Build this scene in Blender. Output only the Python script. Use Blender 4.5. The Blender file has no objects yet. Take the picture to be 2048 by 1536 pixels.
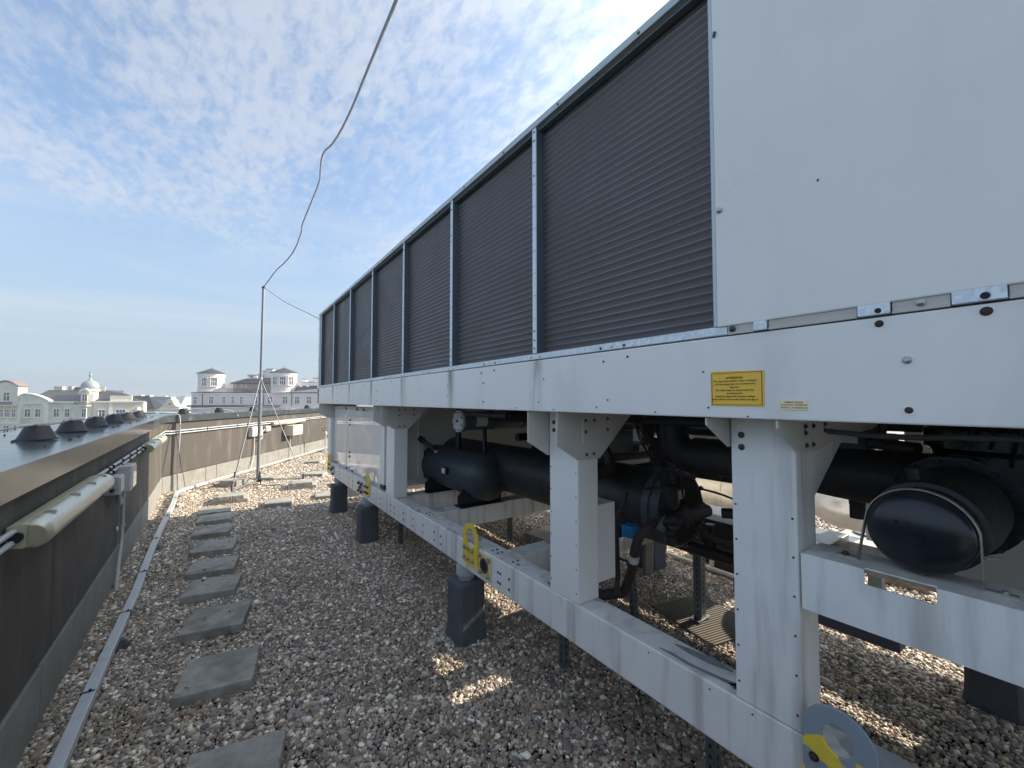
import bpy, math, random
import numpy as np
from mathutils import Vector, Matrix
random.seed(7); rng = np.random.default_rng(11)
sc = bpy.context.scene
COL = sc.collection
R = math.radians

# ------------------------------------------------------------------ camera
YAW, PITCH = 35.112, 2.235
cd = bpy.data.cameras.new('camera'); cam = bpy.data.objects.new('camera', cd); COL.objects.link(cam)
cam.location = (0, 0, 1.7); cam.rotation_euler = (R(90+PITCH), 0, R(-YAW))
cd.sensor_width = 36; cd.lens = 820/2048*36; cd.clip_start = 0.05; cd.clip_end = 4000
sc.camera = cam

# ------------------------------------------------------------------ light
SUN_EL, SUN_AZ = 29.5, 95.0
SUN = Vector((math.cos(R(SUN_EL))*math.sin(R(SUN_AZ)), math.cos(R(SUN_EL))*math.cos(R(SUN_AZ)), math.sin(R(SUN_EL))))
ld = bpy.data.lights.new('sun', 'SUN'); lo = bpy.data.objects.new('sun', ld); COL.objects.link(lo)
ld.energy = 2.0; ld.angle = R(0.55); ld.color = (1.0, .87, .70)
lo.rotation_euler = SUN.to_track_quat('Z', 'Y').to_euler()
sc.view_settings.view_transform = 'Standard'; sc.view_settings.look = 'None'
sc.view_settings.gamma = 1; sc.view_settings.use_curve_mapping = False
sc.view_settings.exposure = 2.1

w = bpy.data.worlds.new('World'); sc.world = w; w.use_nodes = True
nt = w.node_tree; nt.nodes.clear()
def N(t, **k):
    n = nt.nodes.new(t)
    for a, b in k.items(): setattr(n, a, b)
    return n
def L(a, b): nt.links.new(a, b)
def M(op, a, b=None, c=None, clamp=False):
    n = N('ShaderNodeMath', operation=op, use_clamp=clamp)
    for i, x in enumerate((a, b, c)):
        if x is None: continue
        if isinstance(x, (int, float)): n.inputs[i].default_value = x
        else: L(x, n.inputs[i])
    return n.outputs[0]
def SS(x, lo_, hi, a=0., b=1.):
    n = N('ShaderNodeMapRange', interpolation_type='SMOOTHSTEP')
    L(x, n.inputs[0]); n.inputs[1].default_value = lo_; n.inputs[2].default_value = hi
    n.inputs[3].default_value = a; n.inputs[4].default_value = b
    return n.outputs[0]
sky = N('ShaderNodeTexSky', sky_type='NISHITA', sun_disc=False)
sky.sun_elevation = R(SUN_EL); sky.sun_rotation = R(SUN_AZ); sky.air_density = 1.0; sky.dust_density = 1.6; sky.ozone_density = 2.0; sky.altitude = 100
tc = N('ShaderNodeTexCoord'); sp = N('ShaderNodeSeparateXYZ'); L(tc.outputs['Generated'], sp.inputs[0])
zc = M('MAXIMUM', sp.outputs[2], 0.0)
zd = M('ADD', zc, 0.10)
cx = M('DIVIDE', sp.outputs[0], zd); cy = M('DIVIDE', sp.outputs[1], zd)
def cloudnoise(sx, sy, rot, det, rough, off, dist=0.):
    cb = N('ShaderNodeCombineXYZ'); L(cx, cb.inputs[0]); L(cy, cb.inputs[1]); cb.inputs[2].default_value = off
    mp = N('ShaderNodeMapping'); mp.inputs['Rotation'].default_value = (0, 0, R(rot)); mp.inputs['Scale'].default_value = (sx, sy, 1)
    L(cb.outputs[0], mp.inputs[0])
    n = N('ShaderNodeTexNoise'); n.inputs['Scale'].default_value = 1; n.inputs['Detail'].default_value = det
    n.inputs['Roughness'].default_value = rough; n.inputs['Distortion'].default_value = dist
    L(mp.outputs[0], n.inputs['Vector']); return n.outputs[0]
cells = cloudnoise(30, 15.0, 28, 7, .62, 3.3, .25)
big = cloudnoise(1.1, .8, 20, 3, .5, 9.1)
veil = cloudnoise(.35, 1.3, -35, 5, .6, 5.7, .5)
bigm = SS(big, .36, .60)
wisp = cloudnoise(6.5, 2.6, 40, 6, .62, 7.7, .6)
c1 = SS(M('ADD', M('ADD', M('MULTIPLY', cells, .68), M('MULTIPLY', wisp, .32)), M('MULTIPLY', M('SUBTRACT', big, .5), .75)), .36, .66)
c1 = M('MULTIPLY', c1, M('ADD', .36, M('MULTIPLY', bigm, .42)))
c1 = M('MULTIPLY', c1, SS(sp.outputs[2], .20, .36))
c1 = M('ADD', c1, M('MULTIPLY', SS(sp.outputs[2], .62, .92), .55), clamp=True)   # extra cloud added overhead, out of view, to brighten the shade
c2 = M('MULTIPLY', SS(veil, .40, .74), M('MULTIPLY', SS(sp.outputs[2], .02, .12), .55))
dt = N('ShaderNodeVectorMath', operation='DOT_PRODUCT'); L(tc.outputs['Generated'], dt.inputs[0]); dt.inputs[1].default_value = SUN
dp = M('MAXIMUM', dt.outputs['Value'], 0.0)
glow = M('POWER', dp, 4.2)
cov = M('MAXIMUM', c1, c2)
cov = M('MULTIPLY', cov, .66)
lev = M('ADD', 2.6, M('MULTIPLY', glow, 6.0))
cl = N('ShaderNodeVectorMath', operation='SCALE'); cl.inputs[0].default_value = (.98, 1.0, 1.03); L(lev, cl.inputs['Scale'])
# thin high haze that whitens the sky towards the sun and the horizon
hz = M('ADD', M('ADD', .24, M('MULTIPLY', glow, .40)), M('MULTIPLY', SS(sp.outputs[2], .46, .04), .62), clamp=True)
tint = N('ShaderNodeMix', data_type='RGBA', blend_type='MULTIPLY'); tint.inputs[0].default_value = 1
L(sky.outputs[0], tint.inputs[6]); tint.inputs[7].default_value = (.78, .83, .86, 1)
hv = N('ShaderNodeVectorMath', operation='SCALE'); hv.inputs[0].default_value = (.78, .97, 1.16); L(M('ADD', 1.9, M('MULTIPLY', glow, 5.0)), hv.inputs['Scale'])
m1 = N('ShaderNodeMix', data_type='RGBA'); L(hz, m1.inputs[0]); L(tint.outputs[2], m1.inputs[6]); L(hv.outputs[0], m1.inputs[7])
m2 = N('ShaderNodeMix', data_type='RGBA'); L(cov, m2.inputs[0]); L(m1.outputs[2], m2.inputs[6]); L(cl.outputs[0], m2.inputs[7])
bg = N('ShaderNodeBackground'); bg.inputs['Strength'].default_value = 0.076; L(m2.outputs[2], bg.inputs['Color'])
wo = N('ShaderNodeOutputWorld'); L(bg.outputs[0], wo.inputs[0])

# ------------------------------------------------------------------ materials
MATS = {}
def mat(name, col, rough=.5, metal=0., var=.12, vs=6., bump=0., bs=60., tex=None, spec=.5, coat=0., trans=0., aniso=None):
    """principled with layered noise in the base colour and the relief; world space, so copies differ"""
    if name in MATS: return MATS[name]
    m = bpy.data.materials.new(name); m.use_nodes = True; t = m.node_tree; n = t.nodes; l = t.links
    b = n['Principled BSDF']; b.inputs['Metallic'].default_value = metal
    b.inputs['Specular IOR Level'].default_value = spec; b.inputs['Coat Weight'].default_value = coat
    b.inputs['Transmission Weight'].default_value = trans
    g = n.new('ShaderNodeNewGeometry')
    nz = n.new('ShaderNodeTexNoise'); nz.inputs['Scale'].default_value = vs; nz.inputs['Detail'].default_value = 7; nz.inputs['Roughness'].default_value = .62
    if aniso:
        mp = n.new('ShaderNodeMapping'); mp.inputs['Scale'].default_value = aniso
        l.new(g.outputs['Position'], mp.inputs[0]); l.new(mp.outputs[0], nz.inputs['Vector'])
    else: l.new(g.outputs['Position'], nz.inputs['Vector'])
    mr = n.new('ShaderNodeMapRange'); l.new(nz.outputs[0], mr.inputs[0]); mr.inputs[1].default_value = .3; mr.inputs[2].default_value = .7
    mr.inputs[3].default_value = 1-var; mr.inputs[4].default_value = 1+var
    mx = n.new('ShaderNodeVectorMath'); mx.operation = 'SCALE'; mx.inputs[0].default_value = col; l.new(mr.outputs[0], mx.inputs['Scale'])
    out = mx.outputs[0]
    if tex: out = tex(n, l, g, out, b)
    l.new(out, b.inputs['Base Color'])
    rr = n.new('ShaderNodeMapRange'); l.new(nz.outputs[0], rr.inputs[0]); rr.inputs[1].default_value = .3; rr.inputs[2].default_value = .7
    rr.inputs[3].default_value = max(.03, rough*.82); rr.inputs[4].default_value = min(1, rough*1.2)
    l.new(rr.outputs[0], b.inputs['Roughness'])
    if bump:
        n2 = n.new('ShaderNodeTexNoise'); n2.inputs['Scale'].default_value = bs; n2.inputs['Detail'].default_value = 5; l.new(g.outputs['Position'], n2.inputs['Vector'])
        bp = n.new('ShaderNodeBump'); bp.inputs['Strength'].default_value = bump; bp.inputs['Distance'].default_value = .01
        l.new(n2.outputs[0], bp.inputs['Height']); l.new(bp.outputs[0], b.inputs['Normal'])
    MATS[name] = m; return m

def nmath(n, l, op, a, b=None, clamp=False):
    x = n.new('ShaderNodeMath'); x.operation = op; x.use_clamp = clamp
    for i, v in enumerate((a, b)):
        if v is None: continue
        if isinstance(v, (int, float)): x.inputs[i].default_value = v
        else: l.new(v, x.inputs[i])
    return x.outputs[0]
def nsmooth(n, l, x, a, b, c=0., d=1.):
    m = n.new('ShaderNodeMapRange'); m.interpolation_type = 'SMOOTHSTEP'; l.new(x, m.inputs[0])
    for i, v in enumerate((a, b, c, d)): m.inputs[i+1].default_value = v
    return m.outputs[0]
def nmix(n, l, f, a, col):
    m = n.new('ShaderNodeMix'); m.data_type = 'RGBA'; l.new(f, m.inputs[0]); l.new(a, m.inputs[6])
    if isinstance(col, tuple): m.inputs[7].default_value = (*col, 1)
    else: l.new(col, m.inputs[7])
    return m.outputs[2]
def nnoise(n, l, g, scale, vec=(1, 1, 1), det=4, off=0.):
    mp = n.new('ShaderNodeMapping'); mp.inputs['Scale'].default_value = vec; mp.inputs['Location'].default_value = (off, off, off)
    l.new(g.outputs['Position'], mp.inputs[0]); z = n.new('ShaderNodeTexNoise'); z.inputs['Scale'].default_value = scale; z.inputs['Detail'].default_value = det
    l.new(mp.outputs[0], z.inputs['Vector']); return z.outputs[0]

def streaks(period, y0, top, depth, amount, col=(.16, .13, .12)):
    def f(n, l, g, c, b):
        s = n.new('ShaderNodeSeparateXYZ'); l.new(g.outputs['Position'], s.inputs[0])
        wob = nnoise(n, l, g, 9, (1, 1, .25)); y = nmath(n, l, 'ADD', s.outputs[1], nmath(n, l, 'MULTIPLY', nmath(n, l, 'SUBTRACT', wob, .5), .05))
        fr = nmath(n, l, 'PINGPONG', nmath(n, l, 'SUBTRACT', y, y0), period/2)
        mask = nsmooth(n, l, fr, .075, .004)
        fade = nsmooth(n, l, s.outputs[2], top-depth, top, .35, 1)
        nn = nnoise(n, l, g, 14, (1, 1, .12), 5, 4.)
        near = nsmooth(n, l, s.outputs[1], .9, 1.6)
        mk = nmath(n, l, 'MULTIPLY', nmath(n, l, 'MULTIPLY', mask, fade), nmath(n, l, 'MULTIPLY', nsmooth(n, l, nn, .3, .62), near))
        out = nmix(n, l, nmath(n, l, 'MULTIPLY', mk, amount), c, col)
        dirt = nnoise(n, l, g, 5, (1, 1, .35), 7, 9.)
        edge = nsmooth(n, l, s.outputs[2], top-.03, top)
        d = nmath(n, l, 'MULTIPLY', nsmooth(n, l, dirt, .48, .75), nmath(n, l, 'ADD', .16, nmath(n, l, 'MULTIPLY', edge, .3)))
        return nmix(n, l, d, out, (.34, .30, .26))
    return f
def grime(amount, col, scale=4, vec=(1, 1, 1), lo_=.5, hi=.75):
    def f(n, l, g, c, b):
        return nmix(n, l, nmath(n, l, 'MULTIPLY', nsmooth(n, l, nnoise(n, l, g, scale, vec, 7, 2.), lo_, hi), amount), c, col)
    return f
def touchup(n, l, g, c, b):
    """older white paint: rain runs, and patches of grey touch-up paint on the upper surfaces"""
    s = n.new('ShaderNodeSeparateXYZ'); l.new(g.outputs['Position'], s.inputs[0])
    run = nnoise(n, l, g, 16, (1, 1, .10), 5, 1.)
    c = nmix(n, l, nmath(n, l, 'MULTIPLY', nsmooth(n, l, run, .46, .74), .5), c, (.30, .27, .23))
    pat = nnoise(n, l, g, 5.5, (1, .55, 1), 3, 7.)
    nn = n.new('ShaderNodeSeparateXYZ'); l.new(g.outputs['Normal'], nn.inputs[0])
    up = nsmooth(n, l, nn.outputs[2], .6, .9)
    c = nmix(n, l, nmath(n, l, 'MULTIPLY', nmath(n, l, 'MULTIPLY', nsmooth(n, l, pat, .60, .63), up), .75), c, (.24, .27, .31))
    dust = nnoise(n, l, g, 3.0, (1, 1, 1), 8, 3.)
    return nmix(n, l, nmath(n, l, 'MULTIPLY', up, nsmooth(n, l, dust, .4, .7, .15, .6)), c, (.38, .37, .30))
WHITE = mat('white_paint', (.87, .87, .84), .33, var=.035, vs=2, bump=.05, bs=1.6, tex=grime(.09, (.42, .40, .35), 9, (1, 1, .10), .50, .80))
BAND = mat('white_paint_streaked', (.87, .87, .84), .36, var=.03, vs=3, bump=.015, bs=6, tex=streaks(.917, 1.585, 1.9, .26, .9))
RAILP = mat('white_paint_weathered', (.85, .86, .84), .4, var=.05, vs=5, bump=.03, bs=30, tex=touchup)
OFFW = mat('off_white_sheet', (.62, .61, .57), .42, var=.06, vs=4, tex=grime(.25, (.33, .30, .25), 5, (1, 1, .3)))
GLOSSW = mat('glossy_white_door', (.84, .84, .84), .07, var=.02, vs=2, coat=.6)
def spangle(n, l, g, c, b):
    v = n.new('ShaderNodeTexVoronoi'); v.inputs['Scale'].default_value = 90; l.new(g.outputs['Position'], v.inputs['Vector'])
    bw = n.new('ShaderNodeSeparateColor'); l.new(v.outputs['Color'], bw.inputs[0])
    return nmix(n, l, nmath(n, l, 'MULTIPLY', bw.outputs[0], .5), c, (.85, .9, .95))
GALV = mat('galvanised_steel', (.52, .57, .61), .38, .75, .1, 20, tex=spangle)
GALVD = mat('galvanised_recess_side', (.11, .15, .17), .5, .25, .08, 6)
ALU = mat('aluminium_pipe', (.25, .26, .28), .45, .4, .08, 12, bump=.05, bs=80)
JACKET = mat('aluminium_jacket', (.66, .62, .54), .42, .55, .12, 6, bump=.25, bs=9, tex=grime(.3, (.36, .31, .24), 6))
BLACKF = mat('black_foam_insulation', (.016, .017, .020), .5, var=.35, vs=7, bump=.55, bs=16, tex=grime(.35, (.055, .052, .048), 7))
BLACKP = mat('black_enamel', (.012, .015, .021), .22, var=.3, vs=5, bump=.05, bs=20, tex=grime(.35, (.05, .06, .08), 6))
DKGREY = mat('dark_grey_paint', (.075, .085, .095), .45, var=.12, vs=6)
RUBBER = mat('grey_membrane', (.095, .108, .125), .8, var=.2, vs=9, bump=.35, bs=130)
CONC = mat('paver_concrete', (.42, .41, .37), .9, var=.24, vs=14, bump=.7, bs=170, tex=grime(.6, (.19, .185, .15), 4.5, (1, 1, 1), .46, .68))
SLAB = mat('base_slab_concrete', (.27, .265, .24), .9, var=.18, vs=7, bump=.6, bs=110, tex=grime(.4, (.20, .20, .16), 3))
PANEL = mat('brown_fibre_cement', (.080, .072, .062), .72, var=.10, vs=3, bump=.1, bs=60, tex=grime(.42, (.21, .19, .165), 5, (1, 1, .22), .48, .74))
COPE = mat('grey_coping_sheet', (.060, .072, .080), .15, .0, .08, 3, bump=.06, bs=2.5, spec=.50, tex=grime(.25, (.34, .34, .33), 5))
PVC = mat('grey_pvc_conduit', (.55, .57, .57), .35, var=.05, vs=9)
PVCW = mat('white_pvc_box', (.66, .66, .63), .4, var=.05, vs=9)
BEIGE = mat('aged_beige_plastic', (.56, .52, .36), .42, var=.07, vs=7)
YEL = mat('yellow_paint', (.90, .66, .06), .45, var=.08, vs=20, tex=grime(.35, (.42, .30, .08), 30, (1, 1, 1), .5, .7))
def wornyellow(n, l, g, c, b):
    k = nnoise(n, l, g, 9, (1, 1, 1), 2, 3.7)
    s = n.new('ShaderNodeSeparateXYZ'); l.new(g.outputs['Position'], s.inputs[0])
    k = nmath(n, l, 'ADD', k, nmath(n, l, 'MULTIPLY', nmath(n, l, 'SUBTRACT', s.outputs[2], .72), 1.4))
    return nmix(n, l, nsmooth(n, l, k, .43, .46), c, (.30, .35, .40))
YELWORN = mat('yellow_paint_half_overpainted', (.90, .68, .07), .45, var=.08, vs=20, tex=wornyellow)
BOLTM = mat('dark_bolt', (.09, .08, .085), .4, .6, .2, 60)
BOLTS = mat('steel_bolt', (.45, .46, .47), .35, .85, .15, 60)
RUST = mat('rusty_bolt', (.055, .035, .032), .75, .1, .35, 90, bump=.3, bs=200)
BLACK = mat('black_plastic', (.012, .012, .014), .5, var=.2, vs=20)
BLUE = mat('blue_actuator', (.02, .22, .48), .4, var=.05, vs=20)
GREEN = mat('green_plastic', (.02, .16, .06), .5, var=.1, vs=20)
LIME = mat('lime_tape', (.42, .85, .05), .4, var=.04, vs=20)
COPPERI = mat('dark_pipe_insulation', (.040, .034, .036), .6, var=.25, vs=14, bump=.15, bs=90)
STICKY = mat('yellow_sticker', (.95, .58, .07), .4, var=.04, vs=12)
STICKW = mat('cream_sticker', (.95, .82, .52), .4, var=.03, vs=12)
INK = mat('sticker_ink', (.05, .03, .02), .6, var=.05, vs=12)
PAPER = mat('white_label', (.62, .62, .60), .5, var=.06, vs=40)
ROPE = mat('grey_wire', (.34, .35, .40), .5, .3, .1, 30)
HOLE = mat('dark_hole', (.02, .025, .035), .9, var=.1, vs=20)
def fins(n, l, g, c, b):
    s = n.new('ShaderNodeSeparateXYZ'); l.new(g.outputs['Position'], s.inputs[0])
    ph = nmath(n, l, 'MULTIPLY', s.outputs[1], 2*math.pi/.0056); sn = nmath(n, l, 'SINE', ph)
    blot = nnoise(n, l, g, 3.0, (1, 1, 1), 6, 1.)
    c = nmix(n, l, nsmooth(n, l, sn, -.2, .9, 0, .4), c, (.045, .046, .052))
    c = nmix(n, l, nsmooth(n, l, blot, .45, .75, 0, .4), c, (.10, .092, .088))
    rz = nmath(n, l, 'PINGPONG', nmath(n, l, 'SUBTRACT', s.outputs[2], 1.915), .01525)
    c = nmix(n, l, nmath(n, l, 'MULTIPLY', nsmooth(n, l, rz, .0088, .0142), nsmooth(n, l, nnoise(n, l, g, 2.2, (1, 1, 1), 3, 8.), .3, .7, .4, .95)), c, (.22, .215, .225))  # lighter stripes: highlights along the coil ridges, painted into the colour
    fleck = nnoise(n, l, g, 120, (1, 1, .35), 1, 6.)
    c = nmix(n, l, nsmooth(n, l, fleck, .80, .83, 0, .7), c, (.42, .42, .42))
    return c
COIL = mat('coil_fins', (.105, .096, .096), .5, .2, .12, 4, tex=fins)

# ------------------------------------------------------------------ mesh helpers
WPOS = {}
class MB:
    def __init__(s): s.v = []; s.f = []; s.smooth = []
    def add(s, vs, fs, sm=False):
        o = len(s.v); s.v += [tuple(map(float, p)) for p in vs]; s.f += [tuple(i+o for i in f) for f in fs]; s.smooth += [sm]*len(fs)
        return s
    def box(s, x0, x1, y0, y1, z0, z1):
        return s.add([(x0,y0,z0),(x1,y0,z0),(x1,y1,z0),(x0,y1,z0),(x0,y0,z1),(x1,y0,z1),(x1,y1,z1),(x0,y1,z1)],
                     [(3,2,1,0),(4,5,6,7),(0,1,5,4),(1,2,6,5),(2,3,7,6),(3,0,4,7)])
    def obox(s, c, ax, ay, az):
        c, ax, ay, az = map(Vector, (c, ax, ay, az)); P = []
        for k in (-1, 1):
            for i, j in ((-1,-1),(1,-1),(1,1),(-1,1)): P.append(c+ax*i+ay*j+az*k)
        return s.add(P, [(3,2,1,0),(4,5,6,7),(0,1,5,4),(1,2,6,5),(2,3,7,6),(3,0,4,7)])
    def prism(s, poly, off, sm=False):
        poly = [Vector(p) for p in poly]; off = Vector(off); n = len(poly)
        nrm = Vector((0,0,0))
        for i in range(n): nrm += (poly[i]-poly[0]).cross(poly[(i+1) % n]-poly[0])
        if nrm.dot(off) > 0: poly = poly[::-1]
        return s.add(poly+[p+off for p in poly], [tuple(range(n)), tuple(range(2*n-1, n-1, -1))]+[(i, i+n, (i+1) % n+n, (i+1) % n) for i in range(n)], sm)
    def lathe(s, o, d, prof, n=24, up=None):
        o = Vector(o); d = Vector(d).normalized(); a = d.orthogonal().normalized() if up is None else Vector(up); b = d.cross(a)
        vs = []; fs = []
        for t, r in prof:
            for k in range(n):
                an = 2*math.pi*k/n; vs.append(o+d*t+(a*math.cos(an)+b*math.sin(an))*max(r, 1e-4))
        m = len(prof)
        for i in range(m-1):
            for k in range(n):
                fs.append((i*n+k, i*n+(k+1) % n, (i+1)*n+(k+1) % n, (i+1)*n+k))
        fs.append(tuple(range(n-1, -1, -1))); fs.append(tuple((m-1)*n+k for k in range(n)))
        return s.add(vs, fs, True)
    def cyl(s, p0, p1, r, r1=None, n=16):
        p0, p1 = Vector(p0), Vector(p1); return s.lathe(p0, p1-p0, [(0, r), ((p1-p0).length, r if r1 is None else r1)], n)
    def dome(s, p0, p1, r, h=.5, n=32, both=True):
        p0, p1 = Vector(p0), Vector(p1); L_ = (p1-p0).length; hh = r*h
        pr = [(hh-hh*math.cos(a), r*math.sin(a)) for a in [i*math.pi/16 for i in range(0, 9)]]
        pr2 = [(L_-hh+hh*math.sin(a), r*math.cos(a)) for a in [i*math.pi/16 for i in range(0, 9)]]
        return s.lathe(p0, p1-p0, pr+(pr2 if both else [(L_, r)]), n)
    def tube(s, pts, r, n=10):
        pts = [Vector(p) for p in pts]; m = len(pts); fr = None; vs = []; fs = []
        for i in range(m):
            t = ((pts[min(i+1, m-1)]-pts[max(i-1, 0)])).normalized()
            a = t.orthogonal().normalized() if fr is None else (fr - t*fr.dot(t)).normalized()
            fr = a; b = t.cross(a); rr = r[i] if isinstance(r, (list, tuple)) else r
            for k in range(n):
                an = 2*math.pi*k/n; vs.append(pts[i]+(a*math.cos(an)+b*math.sin(an))*rr)
        for i in range(m-1):
            for k in range(n): fs.append((i*n+k, i*n+(k+1) % n, (i+1)*n+(k+1) % n, (i+1)*n+k))
        fs.append(tuple(range(n-1, -1, -1))); fs.append(tuple((m-1)*n+k for k in range(n)))
        return s.add(vs, fs, True)
    def bolt(s, p, d, r, h=None):
        d = Vector(d); h = h or r*.9
        s.lathe(p, d, [(0, r*1.5), (r*.2, r*1.5)], 12); s.lathe(Vector(p)+d*r*.2, d, [(0, r), (h*.8, r), (h, r*.8)], 6); return s
    def build(s, name, m, parent=None, label=None, cat=None, group=None, kind=None, bevel=0, seg=2, origin=None, rot=None):
        V = np.array(s.v); c = Vector(origin) if origin is not None else Vector(((V.min(0)+V.max(0))/2).tolist())
        if rot is not None: c0 = c
        me = bpy.data.meshes.new(name); me.from_pydata([tuple(p) for p in (V-np.array(c))], [], s.f)
        me.polygons.foreach_set('use_smooth', s.smooth); me.update()
        if any(s.smooth): me.set_sharp_from_angle(angle=R(40))
        me.materials.append(m)
        o = bpy.data.objects.new(name, me); COL.objects.link(o)
        pw = WPOS[parent.name] if parent else Vector((0, 0, 0))
        o.location = c-pw; WPOS[o.name] = c
        if parent: o.parent = parent
        if label: o['label'] = label
        if cat: o['category'] = cat
        if group: o['group'] = group
        if kind: o['kind'] = kind
        if bevel:
            b = o.modifiers.new('bevel', 'BEVEL'); b.width = bevel; b.segments = seg; b.limit_method = 'ANGLE'; b.harden_normals = False
        return o
def empty(name, loc, label, cat, group=None):
    o = bpy.data.objects.new(name, None); COL.objects.link(o); o.location = loc; WPOS[o.name] = Vector(loc)
    o.empty_display_size = .1; o['label'] = label; o['category'] = cat
    if group: o['group'] = group
    return o
def dup(o, loc=None, label=None, rotz=None, parent=None):
    c = o.copy(); COL.objects.link(c)
    if parent is not None: c.parent = parent
    if loc is not None: c.location = loc; WPOS[c.name] = Vector(loc)
    if rotz is not None: c.rotation_euler = (0, 0, rotz)
    if label: c['label'] = label
    for ch in o.children:
        dup(ch, parent=c)
    return c
def arc(c, u, v, r, a0, a1, n):
    c, u, v = Vector(c), Vector(u), Vector(v); return [c+(u*math.cos(R(a0+(a1-a0)*i/n))+v*math.sin(R(a0+(a1-a0)*i/n)))*r for i in range(n+1)]
def smoothpath(pts, it=2):
    pts = [Vector(p) for p in pts]
    for _ in range(it):
        q = [pts[0]]
        for a, b in zip(pts, pts[1:]): q += [a*.75+b*.25, a*.25+b*.75]
        q.append(pts[-1]); pts = q
    return pts

# ------------------------------------------------------------------ roof deck, city ground
GR0 = mat('gravel_bed_dark', (.030, .028, .026), .95, var=.35, vs=60, bump=.8, bs=90)
ROOFW = mat('facade_plain', (.34, .33, .31), .85, var=.08, vs=2)
MB().prism([(-1.3, -8, -.35), (-1.3, 10.6, -.35), (-.9, 11.3, -.35), (14, 35.0, -.35), (14, -8, -.35)], (0, 0, .338)).build('roof', GR0, kind='structure', bevel=0)
MB().prism([(-1.3, -8, -22), (-1.3, 10.5, -22), (-.95, 11.2, -22), (14, 35, -22), (14, -8, -22)], (0, 0, 21.64)).build('building_below', ROOFW, label='the office building whose gravel roof everything stands on', cat='building')
GRD = mat('city_ground', (.10, .10, .09), .95, var=.4, vs=.05)
MB().add([(-1200, -1200, -22), (1200, -1200, -22), (1200, 1200, -22), (-1200, 1200, -22)], [(0, 1, 2, 3)]).build('ground', GRD, kind='structure')

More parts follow.
